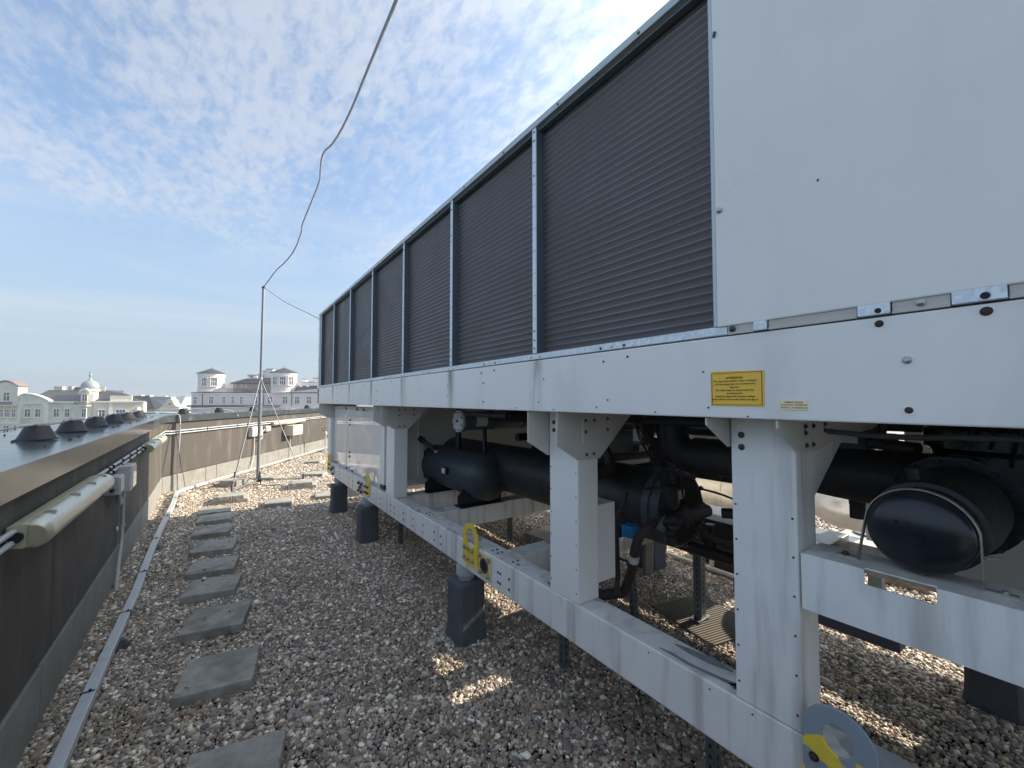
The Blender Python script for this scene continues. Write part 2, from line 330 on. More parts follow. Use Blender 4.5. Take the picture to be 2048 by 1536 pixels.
# gravel: pebbles instanced on a jittered hexagonal lattice
def gravel():
    def lattice(x0, x1, y0, y1, s):
        xs = np.arange(x0, x1, s); ys = np.arange(y0, y1, s*.87); X, Y = np.meshgrid(xs, ys); X[1::2] += s/2
        X = X+rng.uniform(-.30, .30, X.shape)*s; Y = Y+rng.uniform(-.30, .30, X.shape)*s; return np.stack([X.ravel(), Y.ravel()], 1)
    A = lattice(-.78, 4.4, .6, 5.2, .0168); B1 = lattice(-.95, 1.7, 5.2, 9.0, .0205); B2 = lattice(1.7, 5.5, 5.2, 7.5, .03)
    C1 = lattice(4.4, 8.5, -.6, 5.2, .036); D1 = lattice(-.98, 3.6, 9.0, 16.2, .030); E1 = lattice(1.5, 4.4, -1.0, .6, .022)
    P = []; S = []
    for q, s in ((A, 1), (B1, 1.15), (B2, 1.5), (C1, 1.45), (D1, 1.5), (E1, 1.15)):
        P.append(q); S.append(np.full(len(q), s))
    P = np.concatenate(P); S = np.concatenate(S)
    wallx = -.715-.0177*P[:, 1]
    keep = (P[:, 0] > wallx) & ((P[:, 1]-9.9)*.53-(P[:, 0]+.775)*.848 < -.0)
    P = P[keep]; S = S[keep]; n = len(P)
    # under the pavers' tops there is no need for stones, but they surround every paver
    Z = .002+rng.uniform(-.004, .006, n)+.007*np.sin(P[:, 0]*2.1+P[:, 1]*1.3)*np.cos(P[:, 1]*1.7)+.004*np.sin(P[:, 0]*9+2*np.sin(P[:, 1]*3))*np.cos(P[:, 1]*7+P[:, 0]*4)
    me = bpy.data.meshes.new('gravel'); me.vertices.add(n); me.vertices.foreach_set('co', np.column_stack([P, Z]).ravel().astype(np.float32))
    # a few stones kicked up onto the slabs
    sp_n = 90; px2 = np.column_stack([rng.uniform(-.22, .22, sp_n), rng.uniform(2.1, 8, sp_n)]); P = np.concatenate([P, px2]); S = np.concatenate([S, np.full(sp_n, .8)]); Z = np.concatenate([Z, np.full(sp_n, -.02)])
    for cx_, cy_ in ((.06, 2.23), (.018, 3.12), (.0, 3.88), (-.04, 4.56), (-.045, 5.11), (-.04, 5.79), (-.07, 6.5)):
        onto = (np.abs(P[:, 0]-cx_) < .17) & (np.abs(P[:, 1]-cy_) < .17) & (np.arange(len(P)) >= n); Z[onto] = .071
    n = len(P)
    me.clear_geometry(); me.vertices.add(n); me.vertices.foreach_set('co', np.column_stack([P, Z]).ravel().astype(np.float32))
    sz = S*rng.lognormal(0, .30, n)*.0102
    sc3 = np.column_stack([sz*rng.uniform(.85, 1.25, n), sz*rng.uniform(.75, 1.0, n), sz*rng.uniform(.55, .85, n)])
    rot = np.column_stack([rng.uniform(-.6, .6, n), rng.uniform(-.6, .6, n), rng.uniform(0, 6.28, n)])
    a = me.attributes.new('pscale', 'FLOAT_VECTOR', 'POINT'); a.data.foreach_set('vector', sc3.ravel().astype(np.float32))
    a = me.attributes.new('prot', 'FLOAT_VECTOR', 'POINT'); a.data.foreach_set('vector', rot.ravel().astype(np.float32))
    a = me.attributes.new('pid', 'INT', 'POINT'); a.data.foreach_set('value', rng.integers(0, 4, n).astype(np.int32))
    o = bpy.data.objects.new('gravel', me); COL.objects.link(o); o['kind'] = 'stuff'
    m = bpy.data.materials.new('pebble'); m.use_nodes = True; t = m.node_tree; nn = t.nodes; l = t.links; b = nn['Principled BSDF']
    b.inputs['Roughness'].default_value = .55; b.inputs['Specular IOR Level'].default_value = .4
    oi = nn.new('ShaderNodeObjectInfo'); cr = nn.new('ShaderNodeValToRGB'); cr.color_ramp.interpolation = 'CONSTANT'
    cols = [tuple(x*k for x, k in zip(c_, (1.10, 1.05, .95))) for c_ in [(.30,.27,.235),(.20,.18,.16),(.38,.35,.31),(.155,.14,.14),(.25,.20,.17),(.46,.43,.39),(.20,.15,.125),(.31,.28,.27),(.23,.215,.21),(.34,.29,.22),(.12,.115,.125),(.26,.20,.17),(.45,.43,.41),(.72,.70,.66),(.24,.22,.18),(.175,.16,.155)]]
    e = cr.color_ramp.elements; e[0].color = (*cols[0], 1); e[1].position = 1/16; e[1].color = (*cols[1], 1)
    for i in range(2, 16): x = e.new(i/16); x.color = (*cols[i], 1)
    l.new(oi.outputs['Random'], cr.inputs[0])
    g = nn.new('ShaderNodeNewGeometry'); nz = nn.new('ShaderNodeTexNoise'); nz.inputs['Scale'].default_value = 120; nz.inputs['Detail'].default_value = 4
    l.new(g.outputs['Position'], nz.inputs['Vector'])
    mr = nn.new('ShaderNodeMapRange'); l.new(nz.outputs[0], mr.inputs[0]); mr.inputs[1].default_value = .3; mr.inputs[2].default_value = .7; mr.inputs[3].default_value = 1.1; mr.inputs[4].default_value = 1.8
    sc_ = nn.new('ShaderNodeVectorMath'); sc_.operation = 'SCALE'; l.new(cr.outputs[0], sc_.inputs[0]); l.new(mr.outputs[0], sc_.inputs['Scale'])
    big_ = nn.new('ShaderNodeTexNoise'); big_.inputs['Scale'].default_value = 1.3; big_.inputs['Detail'].default_value = 5; l.new(g.outputs['Position'], big_.inputs['Vector'])
    bm_ = nn.new('ShaderNodeMapRange'); l.new(big_.outputs[0], bm_.inputs[0]); bm_.inputs[1].default_value = .48; bm_.inputs[2].default_value = .70; bm_.inputs[3].default_value = 0; bm_.inputs[4].default_value = .55
    mo_ = nn.new('ShaderNodeMix'); mo_.data_type = 'RGBA'; mo_.blend_type = 'MULTIPLY'; l.new(bm_.outputs[0], mo_.inputs[0]); l.new(sc_.outputs[0], mo_.inputs[6]); mo_.inputs[7].default_value = (.60, .58, .48, 1)
    l.new(mo_.outputs[2], b.inputs['Base Color']); me.materials.append(m)
    ng = bpy.data.node_groups.new('gravel', 'GeometryNodeTree')
    ng.interface.new_socket('Geometry', in_out='INPUT', socket_type='NodeSocketGeometry'); ng.interface.new_socket('Geometry', in_out='OUTPUT', socket_type='NodeSocketGeometry')
    G = ng.nodes; K = ng.links; gi = G.new('NodeGroupInput'); go = G.new('NodeGroupOutput')
    join = G.new('GeometryNodeGeometryToInstance')
    for k in range(4):
        ico = G.new('GeometryNodeMeshIcoSphere'); ico.inputs['Radius'].default_value = 1; ico.inputs['Subdivisions'].default_value = 2
        pos = G.new('GeometryNodeInputPosition'); off = G.new('ShaderNodeVectorMath'); off.operation = 'ADD'; off.inputs[1].default_value = (k*7.3, k*3.1, 0)
        K.new(pos.outputs[0], off.inputs[0]); nz2 = G.new('ShaderNodeTexNoise'); nz2.inputs['Scale'].default_value = .9; nz2.inputs['Detail'].default_value = 1
        K.new(off.outputs[0], nz2.inputs['Vector'])
        sb = G.new('ShaderNodeVectorMath'); sb.operation = 'SUBTRACT'; K.new(nz2.outputs['Color'], sb.inputs[0]); sb.inputs[1].default_value = (.5, .5, .5)
        s2 = G.new('ShaderNodeVectorMath'); s2.operation = 'SCALE'; K.new(sb.outputs[0], s2.inputs[0]); s2.inputs['Scale'].default_value = 1.1
        sp_ = G.new('GeometryNodeSetPosition'); K.new(ico.outputs[0], sp_.inputs['Geometry']); K.new(s2.outputs[0], sp_.inputs['Offset'])
        sm = G.new('GeometryNodeSetShadeSmooth'); K.new(sp_.outputs[0], sm.inputs[0])
        mt = G.new('GeometryNodeSetMaterial'); mt.inputs['Material'].default_value = m; K.new(sm.outputs[0], mt.inputs[0])
        K.new(mt.outputs[0], join.inputs[0])
    iop = G.new('GeometryNodeInstanceOnPoints'); iop.inputs['Pick Instance'].default_value = True
    def attr(name, ty):
        a_ = G.new('GeometryNodeInputNamedAttribute'); a_.data_type = ty; a_.inputs['Name'].default_value = name; return a_.outputs['Attribute']
    K.new(gi.outputs[0], iop.inputs['Points']); K.new(join.outputs[0], iop.inputs['Instance'])
    K.new(attr('pid', 'INT'), iop.inputs['Instance Index'])
    e2r = G.new('FunctionNodeEulerToRotation'); K.new(attr('prot', 'FLOAT_VECTOR'), e2r.inputs[0]); K.new(e2r.outputs[0], iop.inputs['Rotation'])
    K.new(attr('pscale', 'FLOAT_VECTOR'), iop.inputs['Scale']); K.new(iop.outputs[0], go.inputs[0])
    md = o.modifiers.new('pebbles', 'NODES'); md.node_group = ng
    print('pebbles', n)
gravel()

# ------------------------------------------------------------------ parapet walls
WD = Vector((-.0177, 1, 0)).normalized(); WN = Vector((WD.y, -WD.x, 0))       # left wall: along, towards the roof
W0 = Vector((-.70, 0, 0))
FD = Vector((.53, .848, 0)); FD.normalize(); FN = Vector((FD.y, -FD.x, 0)); F0 = Vector((-.775, 9.85, 0))
CZ = 1.42
def wall(O, D_, Nn, s0, s1, ps, ss, cs, label, panelbot=.31, copeh=.13, screwstep=.26):
    e = empty('parapet_wall', tuple(O+D_*((s0+s1)/2)), label, 'wall')
    def slab(name, a, b, d0, d1, z0, z1, m, bev):
        q = O+D_*a; r_ = O+D_*b
        return MB().prism([q+Nn*d0+Vector((0,0,z0)), r_+Nn*d0+Vector((0,0,z0)), r_+Nn*d1+Vector((0,0,z0)), q+Nn*d1+Vector((0,0,z0))], (0, 0, z1-z0)).build(name, m, e, bevel=bev)
    slab('core', s0, s1, -.66, -.05, -.3, CZ-.03, ROOFW, 0)
    for a, b in zip(ps, ps[1:]): slab('cladding_panel', a+.002, b-.002, -.03, random.uniform(-.001, .001), panelbot+.012, CZ-.06, PANEL, .002)
    for a, b in zip(ss, ss[1:]): slab('base_slab', a+.006, b-.006, -.045, .006+random.uniform(-.003, .004), -.05, panelbot+random.uniform(-.002, .002), SLAB, .006)
    for i, (a, b) in enumerate(zip(cs, cs[1:])):
        q = O+D_*(a+.0015); r_ = O+D_*(b-.0015); j = random.uniform(-.0008, .0008); up = Vector((0, 0, 1))
        mb = MB()
        # sheet folded over the wall: top, front face, turned drip edge
        prof = [(-.72, CZ-.10), (-.72, CZ+.004), (.045, CZ+j), (.045, CZ-copeh), (.030, CZ-copeh-.004), (.030, CZ-copeh+.002), (.041, CZ-copeh+.006), (.041, CZ-.004+j), (-.716, CZ), (-.716, CZ-.10)]
        mb.prism([q+Nn*x+up*z for x, z in prof], r_-q)
        mb.build('coping_sheet', COPE, e)
    sb = MB()
    for i in range(int((min(s1, 16)-max(s0, 1))/screwstep)):
        s_ = max(s0, 1)+i*screwstep
        for d in (-.10, -.36, -.60):
            for k in range(2 if i % 6 == 0 else (1 if (i+int(d*100)) % 3 == 0 else 0)):
                p = O+D_*(s_+k*.035)+Nn*d+Vector((0, 0, CZ+.001)); sb.lathe(p, (0, 0, 1), [(0, .011), (.003, .010), (.004, .0055), (.013, .005)], 8)
    sb.build('screw_heads', BOLTM, e, kind='stuff')
    return e
wl = wall(W0, WD, WN, -7, 9.69, [-7, -4.4, -1.8, .8, 3.4, 6.0, 8.6, 9.69], [-7+.93*i for i in range(18)]+[9.69], [-7, -4.5, -2.9, -1.4, .16, 1.74, 3.3, 4.86, 6.42, 7.97, 9.67],
    'dark parapet wall on the left, running away in the shade with a glossy grey coping')
wf = wall(F0, FD, FN, -.19, 28, [-.19, 3.3, 5.0, 8.3, 10.9, 13.5, 18, 28], [-.19, .95, 1.28, 2.55, 3.1, 3.9, 5.2, 5.65, 6.9, 8.1, 9.4, 12, 16, 20, 28], [-.21, .9, 1.98, 2.9, 4.4, 6.0, 7.5, 9.1, 10.7, 14, 18, 23, 28],
    'sunlit brown parapet wall at the far end, behind the mast')
# far wall at the other side of the roof, seen only through the machine's frame
MB().box(12, 12.4, -7, 32, -.3, 1.45).build('parapet_wall', PANEL, label='distant low parapet glimpsed under the machine on its far side', cat='wall')

# lightning wire holders on the coping
def cone_mesh(r0, r1, h):
    mb = MB(); mb.lathe((0,0,0), (0,0,1), [(0, r0*1.06), (.006, r0*1.06), (.010, r0*.98), (h*.97, r1), (h, r1*.94), (h, 0.001)], 28)
    return mb
def cone(name, m, x, y, z, r0, r1, h, label, group, proto=None, kn=True):
    if proto is None:
        o = cone_mesh(r0, r1, h).build(name, m, label=label, cat='wire holder', group=group, origin=(0, 0, 0))
        o.location = (x, y, z); 
        c = MB().box(-.012, .012, -.02, .02, h-.002, h+.014).build('wire_clip', PVC, None, origin=(0, 0, 0)); c.parent = o
        return o
    return dup(proto, (x, y, z), label)
CONES = [(-1.05,4.22,'the foremost, largest black cone on the left coping'),(-1.07,5.12,'second black cone along the left coping'),(-1.085,6.0,'third black cone along the left coping'),
         (-1.10,6.95,'fourth black cone along the left coping, before the three smallest ones'),(-1.12,7.95,'fifth black cone along the left coping'),(-1.13,9.0,'last black cone on the left coping, short of the corner'),]
cg = 'black cones holding the lightning wire on the coping'
p0 = None; tops = []
for i, (x, y, lb) in enumerate([(-1.06,1.6,'black wire holder cone on the left coping beside the camera')]+CONES):
    c = cone('wire_holder', BLACKF, x, y, CZ+.006, .098, .058, .098, lb, cg, p0); p0 = p0 or c; tops.append((x, y, CZ+.114))
fl = ['black cone on the far coping just past the corner','black cone on the far coping left of the mast','black cone on the far coping touching the mast from the left','black cone on the far coping right of the mast',
      'black cone on the far coping, second right of the mast','last black cone on the far coping before the machine hides it']
for s_, lb in zip((.75, 1.85, 3.2, 6.4, 8.0, 9.6), fl):
    p = F0+FD*s_-FN*.33; dup(p0, (p.x, p.y, CZ+.006), lb); tops.append((p.x, p.y, CZ+.114))
wp = []
for a, b in zip(tops, tops[1:]):
    a, b = Vector(a), Vector(b); wp += [a, a*.5+b*.5-Vector((0, 0, .022))]
wp.append(Vector(tops[-1]))
MB().tube(smoothpath(wp, 1), .0042, 6).build('coping_wire', ALU, label='thin bright lightning wire strung over the black cones on the coping', cat='wire')
# small pyramidal feet shared with the cable tray later

# conduits and lamps on the walls
def onwall(O, D_, Nn, s, d, z): return O+D_*s+Nn*d+Vector((0, 0, z))
lw = lambda s, d, z: onwall(W0, WD, WN, s, d, z)
fw = lambda s, d, z: onwall(F0, FD, FN, s, d, z)
for z, zz, lb in ((1.140, 1.125, 'upper of the two grey conduits along the parapet walls'), (1.095, 1.08, 'lower of the two grey conduits along the parapet walls')):
    e = empty('conduit', lw(5, .03, z), lb, 'conduit', 'pair of conduits along the parapet')
    MB().tube([lw(-4, .028, z), lw(9.5, .028, z)], .0125, 10).build('pipe', PVC, e)
    MB().tube(smoothpath([lw(9.5, .035, z), lw(9.66, .035, z), fw(-.12, .035, zz), fw(.1, .035, zz)], 2)+[fw(12, .035, zz)], .0125, 10).build('pipe', PVC, e)
    k = MB()
    for s_ in [1.2, 2.15, 2.3, 4.6, 4.75, 5.2, 5.65, 6.1, 6.5]: k.lathe(lw(s_, .035, z), WD, [(0, .018), (.012, .018)], 10); k.box(*[q for a in zip(lw(s_, .0, z)-Vector((.0, .006, .006)), lw(s_, .03, z)+Vector((.0, .006, .006))) for q in a])
    for s_ in [.9, 1.9, 2.3, 5.7, 6.6]: k.lathe(fw(s_, .035, zz), FD, [(0, .018), (.012, .018)], 10)
    k.build('clips', BLACK, e, kind='stuff')
DIFF = mat('lamp_diffuser', (.56, .52, .34), .38, var=.12, vs=14, trans=.35)
def tubelamp(O, D_, Nn, s, L_, z, label, r=.058):
    a = onwall(O, D_, Nn, s, .085, z); e = empty('tube_lamp', tuple(a+D_*L_/2), label, 'lamp', 'tube lamps on the parapet walls')
    up = Vector((0, 0, 1))
    # back tray: flat housing against the wall, with a ribbed top edge
    t = MB(); t.prism([a+Nn*x+up*y for x, y in ((-.078, .045), (-.078, -.045), (-.03, -.052), (-.008, -.045), (-.008, .050), (-.03, .055))], D_*L_)
    t.build('housing', BEIGE, e, bevel=.004)
    d = MB(); n = 14; pr = [(-.006+math.cos(R(-100+200*i/n))*r*1.05, math.sin(R(-100+200*i/n))*r) for i in range(n+1)]
    secs = [(0.0, .72), (.02, .95), (.05, 1), (L_-.05, 1), (L_-.02, .95), (L_, .72)]; vs = []
    for t_, k in secs: vs += [a+D_*t_+Nn*(x*k if x > 0 else x)+up*y*k for x, y in pr]
    m = n+1; fs = [(i*m+j, i*m+j+1, (i+1)*m+j+1, (i+1)*m+j) for i in range(5) for j in range(n)]; fs += [tuple(range(m-1, -1, -1)), tuple(5*m+j for j in range(m))]
    d.add(vs, fs, True); d.build('diffuser', DIFF, e)
    b = MB(); b.cyl(a+D_*.10+Nn*.012+up*.012, a+D_*(L_-.10)+Nn*.012+up*.012, .017, n=10); b.build('tube', PAPER, e)
    c = MB()
    for q in (.12, .42, .68, .9):
        c.obox(a+D_*L_*q+up*(r*.93)+Nn*.012, D_*.014, Nn*.02, up*.008)
    c.build('clips', BOLTS, e, kind='stuff')
    f = MB(); f.cyl(a-D_*.02-Nn*.045+up*.0, a-Nn*.045, .022, n=12); f.build('cable_gland', BLACK, e)
tubelamp(W0, WD, WN, 2.66, 1.46, 1.115, 'long aged tube lamp on the shaded left wall, nearest the camera', .062)
tubelamp(W0, WD, WN, 6.75, 1.7, 1.10, 'smaller-looking tube lamp on the left wall by the corner, partly in sunlight')
tubelamp(F0, FD, FN, 3.4, 1.85, 1.065, 'cream tube lamp on the sunlit far wall, right of the mast')
# junction box and floodlight on the left wall
jb = empty('junction_box', lw(4.78, .05, .97), 'grey junction box between the near tube lamp and the square floodlight', 'junction box')
MB().obox(lw(4.80, .045, .985), WD*.10, WN*.045, Vector((0, 0, .075))).build('box', PVC, jb, bevel=.006)
MB().obox(lw(4.80, .094, .985), WD*.085, WN*.004, Vector((0, 0, .062))).build('lid', PVCW, jb, bevel=.004)
MB().lathe(lw(4.69, .05, .955), -WD, [(0, .016), (.03, .016), (.03, .010), (.06, .010)], 12).build('cable_gland', BLACK, jb)
fo = empty('floodlight', lw(5.15, .08, .98), 'square grey floodlight with a glass front, fixed to the left wall below the conduits', 'floodlight')
MB().obox(lw(5.08, .065, .99), WD*.035, WN*.058, Vector((0, 0, .115))).build('housing', PVCW, fo, bevel=.008)
GLASS = mat('lamp_glass', (.50, .56, .55), .08, var=.05, vs=9, coat=.8)
MB().obox(lw(5.22, .124, .99), WD*.10, WN*.003, Vector((0, 0, .095))).build('glass', GLASS, fo)
MB().obox(lw(5.22, .07, .99), WD*.12, WN*.05, Vector((0, 0, .11))).build('reflector_box', PVC, fo, bevel=.006)
dp_ = empty('drop_conduit', lw(5.35, .03, .5), 'grey conduit dropping down the left wall below the floodlight into the gravel', 'conduit')
MB().tube(smoothpath([lw(5.15, .05, .86), lw(5.35, .035, .84), lw(5.36, .035, .80), lw(5.36, .035, .40), lw(5.25, .035, .25), lw(5.05, .045, .0)], 2), .014, 10).build('pipe', PVC, dp_)
for z in (.50, .78):
    MB().lathe(lw(5.36, .035, z), (0, 0, 1), [(0, .021), (.016, .021)], 12).build('clamp', PVC, dp_)
    MB().lathe(lw(5.28, .006, z), WN, [(0, .028), (.006, .028), (.012, .01)], 14).build('wall_plug', PVCW, dp_)
MB().tube(smoothpath([lw(4.95, .06, .90), lw(4.98, .06, .80), lw(5.08, .05, .76), lw(5.18, .05, .80), lw(5.2, .05, .86)], 2), .013, 8).build('flexible_hose', PVC, dp_)

def fbox(s0, s1, z0, z1, d, label, m=PVCW):
    e = empty('junction_box', fw((s0+s1)/2, d/2, (z0+z1)/2), label, 'junction box')
    MB().obox(fw((s0+s1)/2, d/2+.003, (z0+z1)/2), FD*(s1-s0)/2, FN*d/2, Vector((0, 0, (z1-z0)/2))).build('box', m, e, bevel=.008)
    MB().obox(fw((s0+s1)/2, d+.008, (z0+z1)/2), FD*((s1-s0)/2-.015), FN*.006, Vector((0, 0, (z1-z0)/2-.015))).build('lid', m, e, bevel=.004)
    return e
a = fbox(2.42, 2.86, .80, 1.04, .10, 'white square junction box on the far wall directly behind the mast')
MB().obox(fw(2.64, .117, .93), FD*.10, FN*.001, Vector((0, 0, .03))).build('label', STICKW, a)
fbox(3.08, 3.30, .88, 1.02, .08, 'small white junction box on the far wall between the mast and the tube lamp')
fbox(4.15, 4.75, .68, .97, .26, 'deep cream enclosure on the far wall under the tube lamp', mat('pale_cream_box', (.66, .62, .50), .4, var=.05, vs=9))
for pts, r_, lb, nm in (
    ([fw(2.62, .04, .80), fw(2.62, .04, .30), fw(2.5, .05, .12), fw(2.45, .06, 0)], .013, 'white conduit running down the far wall from the box behind the mast', 'drop_conduit'),
    ([fw(3.10, .05, .93), fw(2.98, .05, .92), fw(2.96, .05, .85), fw(2.96, .05, .72), fw(2.86, .05, .70), fw(2.72, .05, .72)], .012, 'looped white conduit between the two boxes behind the mast', 'drop_conduit'),
    ([fw(4.45, .06, .68), fw(4.43, .05, .45), fw(4.5, .04, .3), fw(4.47, .05, .02)], .013, 'white conduit hanging from the cream enclosure to the gravel', 'drop_conduit'),
    ([fw(1.9, .05, 1.36), fw(1.93, .055, 1.30), fw(1.98, -.1, 1.45), fw(1.85, -.35, 1.50)], .010, 'short white cable curling over the far coping left of the mast', 'cable'),
    ([fw(.10, -.3, 1.46), fw(.12, .0, 1.44), fw(.13, .06, 1.40), fw(.12, .065, .9), fw(.08, .06, .5), fw(.1, .07, .0)], .010, 'thin pale cable hanging down the wall at the corner', 'cable')):
    MB().tube(smoothpath(pts, 2), r_, 8).build(nm, PVCW if 'white' in lb else PVC, label=lb, cat='conduit' if 'conduit' in lb else 'cable')

# ------------------------------------------------------------------ cable tray beside the walls
TRAYM = mat('tray_steel', (.66, .70, .72), .36, .25, .06, 14)
tr = empty('cable_tray', (-.57, 5, .08), 'narrow galvanised cable tray with a lid, running along the foot of both walls', 'cable tray')
def tray(p, q, w_, z, lidm, gap=.002):
    p, q = Vector(p), Vector(q); d = (q-p); L_ = d.length; d.normalize(); n = Vector((d.y, -d.x, 0)); mb = MB()
    a = p+d*gap; 
    prof = [(-w_, z-.030), (-w_, z+.012), (-w_*.9, z+.014), (w_*.9, z+.014), (w_, z+.012), (w_, z-.030), (w_-.003, z-.030), (w_-.003, z+.008), (-w_+.003, z+.008), (-w_+.003, z-.030)]
    mb.prism([a+n*x+Vector((0, 0, y)) for x, y in prof], d*(L_-2*gap)); mb.build('lid', lidm, tr)
    return d, n
TZ = .075
xs = [-.5, .9, 2.25, 3.6, 4.75, 5.9, 7.1, 8.3, 9.42]
trx = lambda y: -.535-.0105*y+.012*math.sin(y*1.7)
for a, b in zip(xs, xs[1:]): tray((trx(a), a, 0), (trx(b), b, 0), .028, TZ, TRAYM)
st = MB()
for y in (1.6, 2.62, 3.25, 4.3, 5.2, 6.35, 7.5, 8.8): st.box(trx(y)-.030, trx(y)+.030, y-.004, y+.004, TZ-.03, TZ+.018); st.lathe((trx(y)+.01, y, TZ+.017), (0,0,1), [(0, .008), (.01, .006)], 8)
st.build('cable_ties', BLACK, tr, kind='stuff')
c0 = Vector((trx(9.42), 9.42, 0)); c1_ = fw(.55, .30, 0); c9 = fw(10.5, .30, 0)
tray(c0, (-.52, 9.72, 0), .028, TZ, TRAYM); tray((-.52, 9.72, 0), c1_+Vector((0,0,0)), .026, TZ, TRAYM)
segs = [c1_+(c9-c1_)*k/5 for k in range(6)]
for a, b in zip(segs, segs[1:]): tray(a, b, .026, TZ, PVCW)
sl = MB(); dd = (c9-c1_).normalized(); nn_ = Vector((dd.y, -dd.x, 0)); k = 0
while k < (c9-c1_).length: sl.obox(c1_+dd*k+nn_*.0275+Vector((0, 0, TZ-.008)), dd*.006, nn_*.0008, Vector((0, 0, .014))); k += .032
sl.build('slots', HOLE, tr, kind='stuff')
fp = None
fs_ = [(trx(3.92)+.005, 3.92, 'third tray foot from the camera, under the tray beside the biggest slabs'), (trx(6.2), 6.2, 'black tray foot about halfway along the left wall'), (trx(8.4), 8.4, 'black tray foot on the left in the first sunlight'), (trx(9.2), 9.2, 'black tray foot at the corner of the tray')]
for s_, lb in ((1.35, 'black tray foot on the far wall side, left of the mast'), (3.75, 'black tray foot along the far wall, just right of the mast'), (5.9, 'rightmost black tray foot along the far wall')):
    p = fw(s_, .32, 0); fs_.append((p.x, p.y, lb))
for x, y, lb in fs_:
    if fp is None:
        fp = cone_mesh(.075, .042, .05).build('tray_foot', BLACKF, label=lb, cat='tray foot', group='feet under the cable tray', origin=(0, 0, 0)); fp.location = (x, y, 0)
    else: dup(fp, (x, y, 0), lb)

# ------------------------------------------------------------------ pavers
pg = 'concrete slabs laid on the gravel'
mb = MB(); h_ = .06
def worn_slab(seed, w_=.195):
    r_ = random.Random(seed); pts = []; m_ = 22
    for sx, sy, dx, dy in ((-1, -1, 1, 0), (1, -1, 0, 1), (1, 1, -1, 0), (-1, 1, 0, -1)):
        for k in range(m_):
            t_ = k/m_*2; x, y = sx+dx*t_, sy+dy*t_; c_ = min(k, m_-k)/m_
            chip = (.010 if r_.random() < .10 else .002)*r_.random()+(.006*r_.random() if k == 0 else 0); q = (w_-chip)
            pts.append((x*q if abs(x) == 1 else x*w_, y*q if abs(y) == 1 else y*w_))
    n_ = len(pts); vs = []
    for z, s_ in ((0, 1.0), (h_-.006, 1.0), (h_-.001, .988), (h_, .975)): vs += [(x*s_, y*s_, z+(0 if z < .05 else r_.uniform(-.0008, .0008))) for x, y in pts]
    fs = [(i*n_+k, i*n_+(k+1) % n_, (i+1)*n_+(k+1) % n_, (i+1)*n_+k) for i in range(3) for k in range(n_)]+[tuple(range(n_-1, -1, -1)), tuple(3*n_+k for k in range(n_))]
    b_ = MB(); b_.add(vs, fs); return b_
pv = worn_slab(3).build('concrete_slab', CONC, origin=(0, 0, 0))
slab_meshes = [pv.data]
for sd in (5, 8, 13): t_o = worn_slab(sd).build('concrete_slab', CONC, origin=(0, 0, 0)); slab_meshes.append(t_o.data); bpy.data.objects.remove(t_o); PM = pv
pv['category'] = 'slab'; pv['group'] = pg
PAV = [(.06, 2.23, 0, -13, 'foremost slab of the path, cut by the bottom edge'), (.018, 3.12, 0, -9, 'largest fully visible slab, second of the path from the camera'), (.0, 3.88, 0, -12, 'third slab of the path, well apart from its neighbours'),
       (-.04, 4.56, 0, -10, 'fourth slab of the path from the camera'), (-.045, 5.11, 0, -9, 'fifth slab of the path from the camera'), (-.04, 5.79, 0, -9, 'sixth slab of the path, shifted slightly right'),
       (-.07, 6.50, 0, -7, 'seventh slab of the path from the camera'), (-.06, 7.15, 0, -5, 'eighth slab of the path, still in the shade'), (-.06, 7.66, 0, -3, 'last slab of the path, half in sunlight before the stack'),
       (.78, 7.70, 0, -12, 'lone sunlit slab between the path and the machine, nearest the shade'), (1.53, 7.80, 0, -10, 'slab half hidden behind the farthest grey plinth'), (.84, 10.26, 0, -33, 'sunlit slab right behind the mast foot'),
       (1.77, 10.15, 0, -33, 'slab beside the machine corner, right of the mast stay'), (2.08, 12.2, 0, -36, 'farthest slab near the end of the far wall'), (3.30, 3.95, 0, 5, 'slab lying under the machine, seen behind the yellow lifting lug')]
for i, (x, y, z, a, lb) in enumerate(PAV):
    o = pv if i == 0 else dup(pv); o.data = slab_meshes[i % 4]; o.location = (x, y, z+.004); o.rotation_euler = (R(random.uniform(-1.2, 1.2)), R(random.uniform(-1.2, 1.2)), R(a)); o['label'] = lb
bigp = dup(pv); bigp.data = bigp.data.copy()
for v in bigp.data.vertices: v.co.x *= 1.28; v.co.y *= 1.22
ST = [(.14, 8.43, 0, -3, 1, 'wide lower slab under the front foot of the mast tripod'), (.14, 8.37, .062, -1, 0, 'upper slab under the front foot of the mast tripod'),
      (.20, 9.98, 0, -40, 1, 'wide lower slab under the rear left foot of the mast tripod'), (.22, 9.90, .062, -40, 0, 'upper slab under the rear left foot of the mast tripod'),
      (1.30, 8.98, 0, -8, 1, 'wide lower slab under the right foot of the mast tripod'), (1.28, 8.92, .062, -5, 0, 'upper slab under the right foot of the mast tripod')]
for i, (x, y, z, a, b_, lb) in enumerate(ST):
    o = bigp if i == 0 else dup(bigp if b_ else pv); o.location = (x, y, z+.004); o.rotation_euler = (0, 0, R(a)); o['label'] = lb; o['group'] = 'slabs stacked in pairs under the mast feet'
    if not b_: o.scale = (.92, .92, 1)

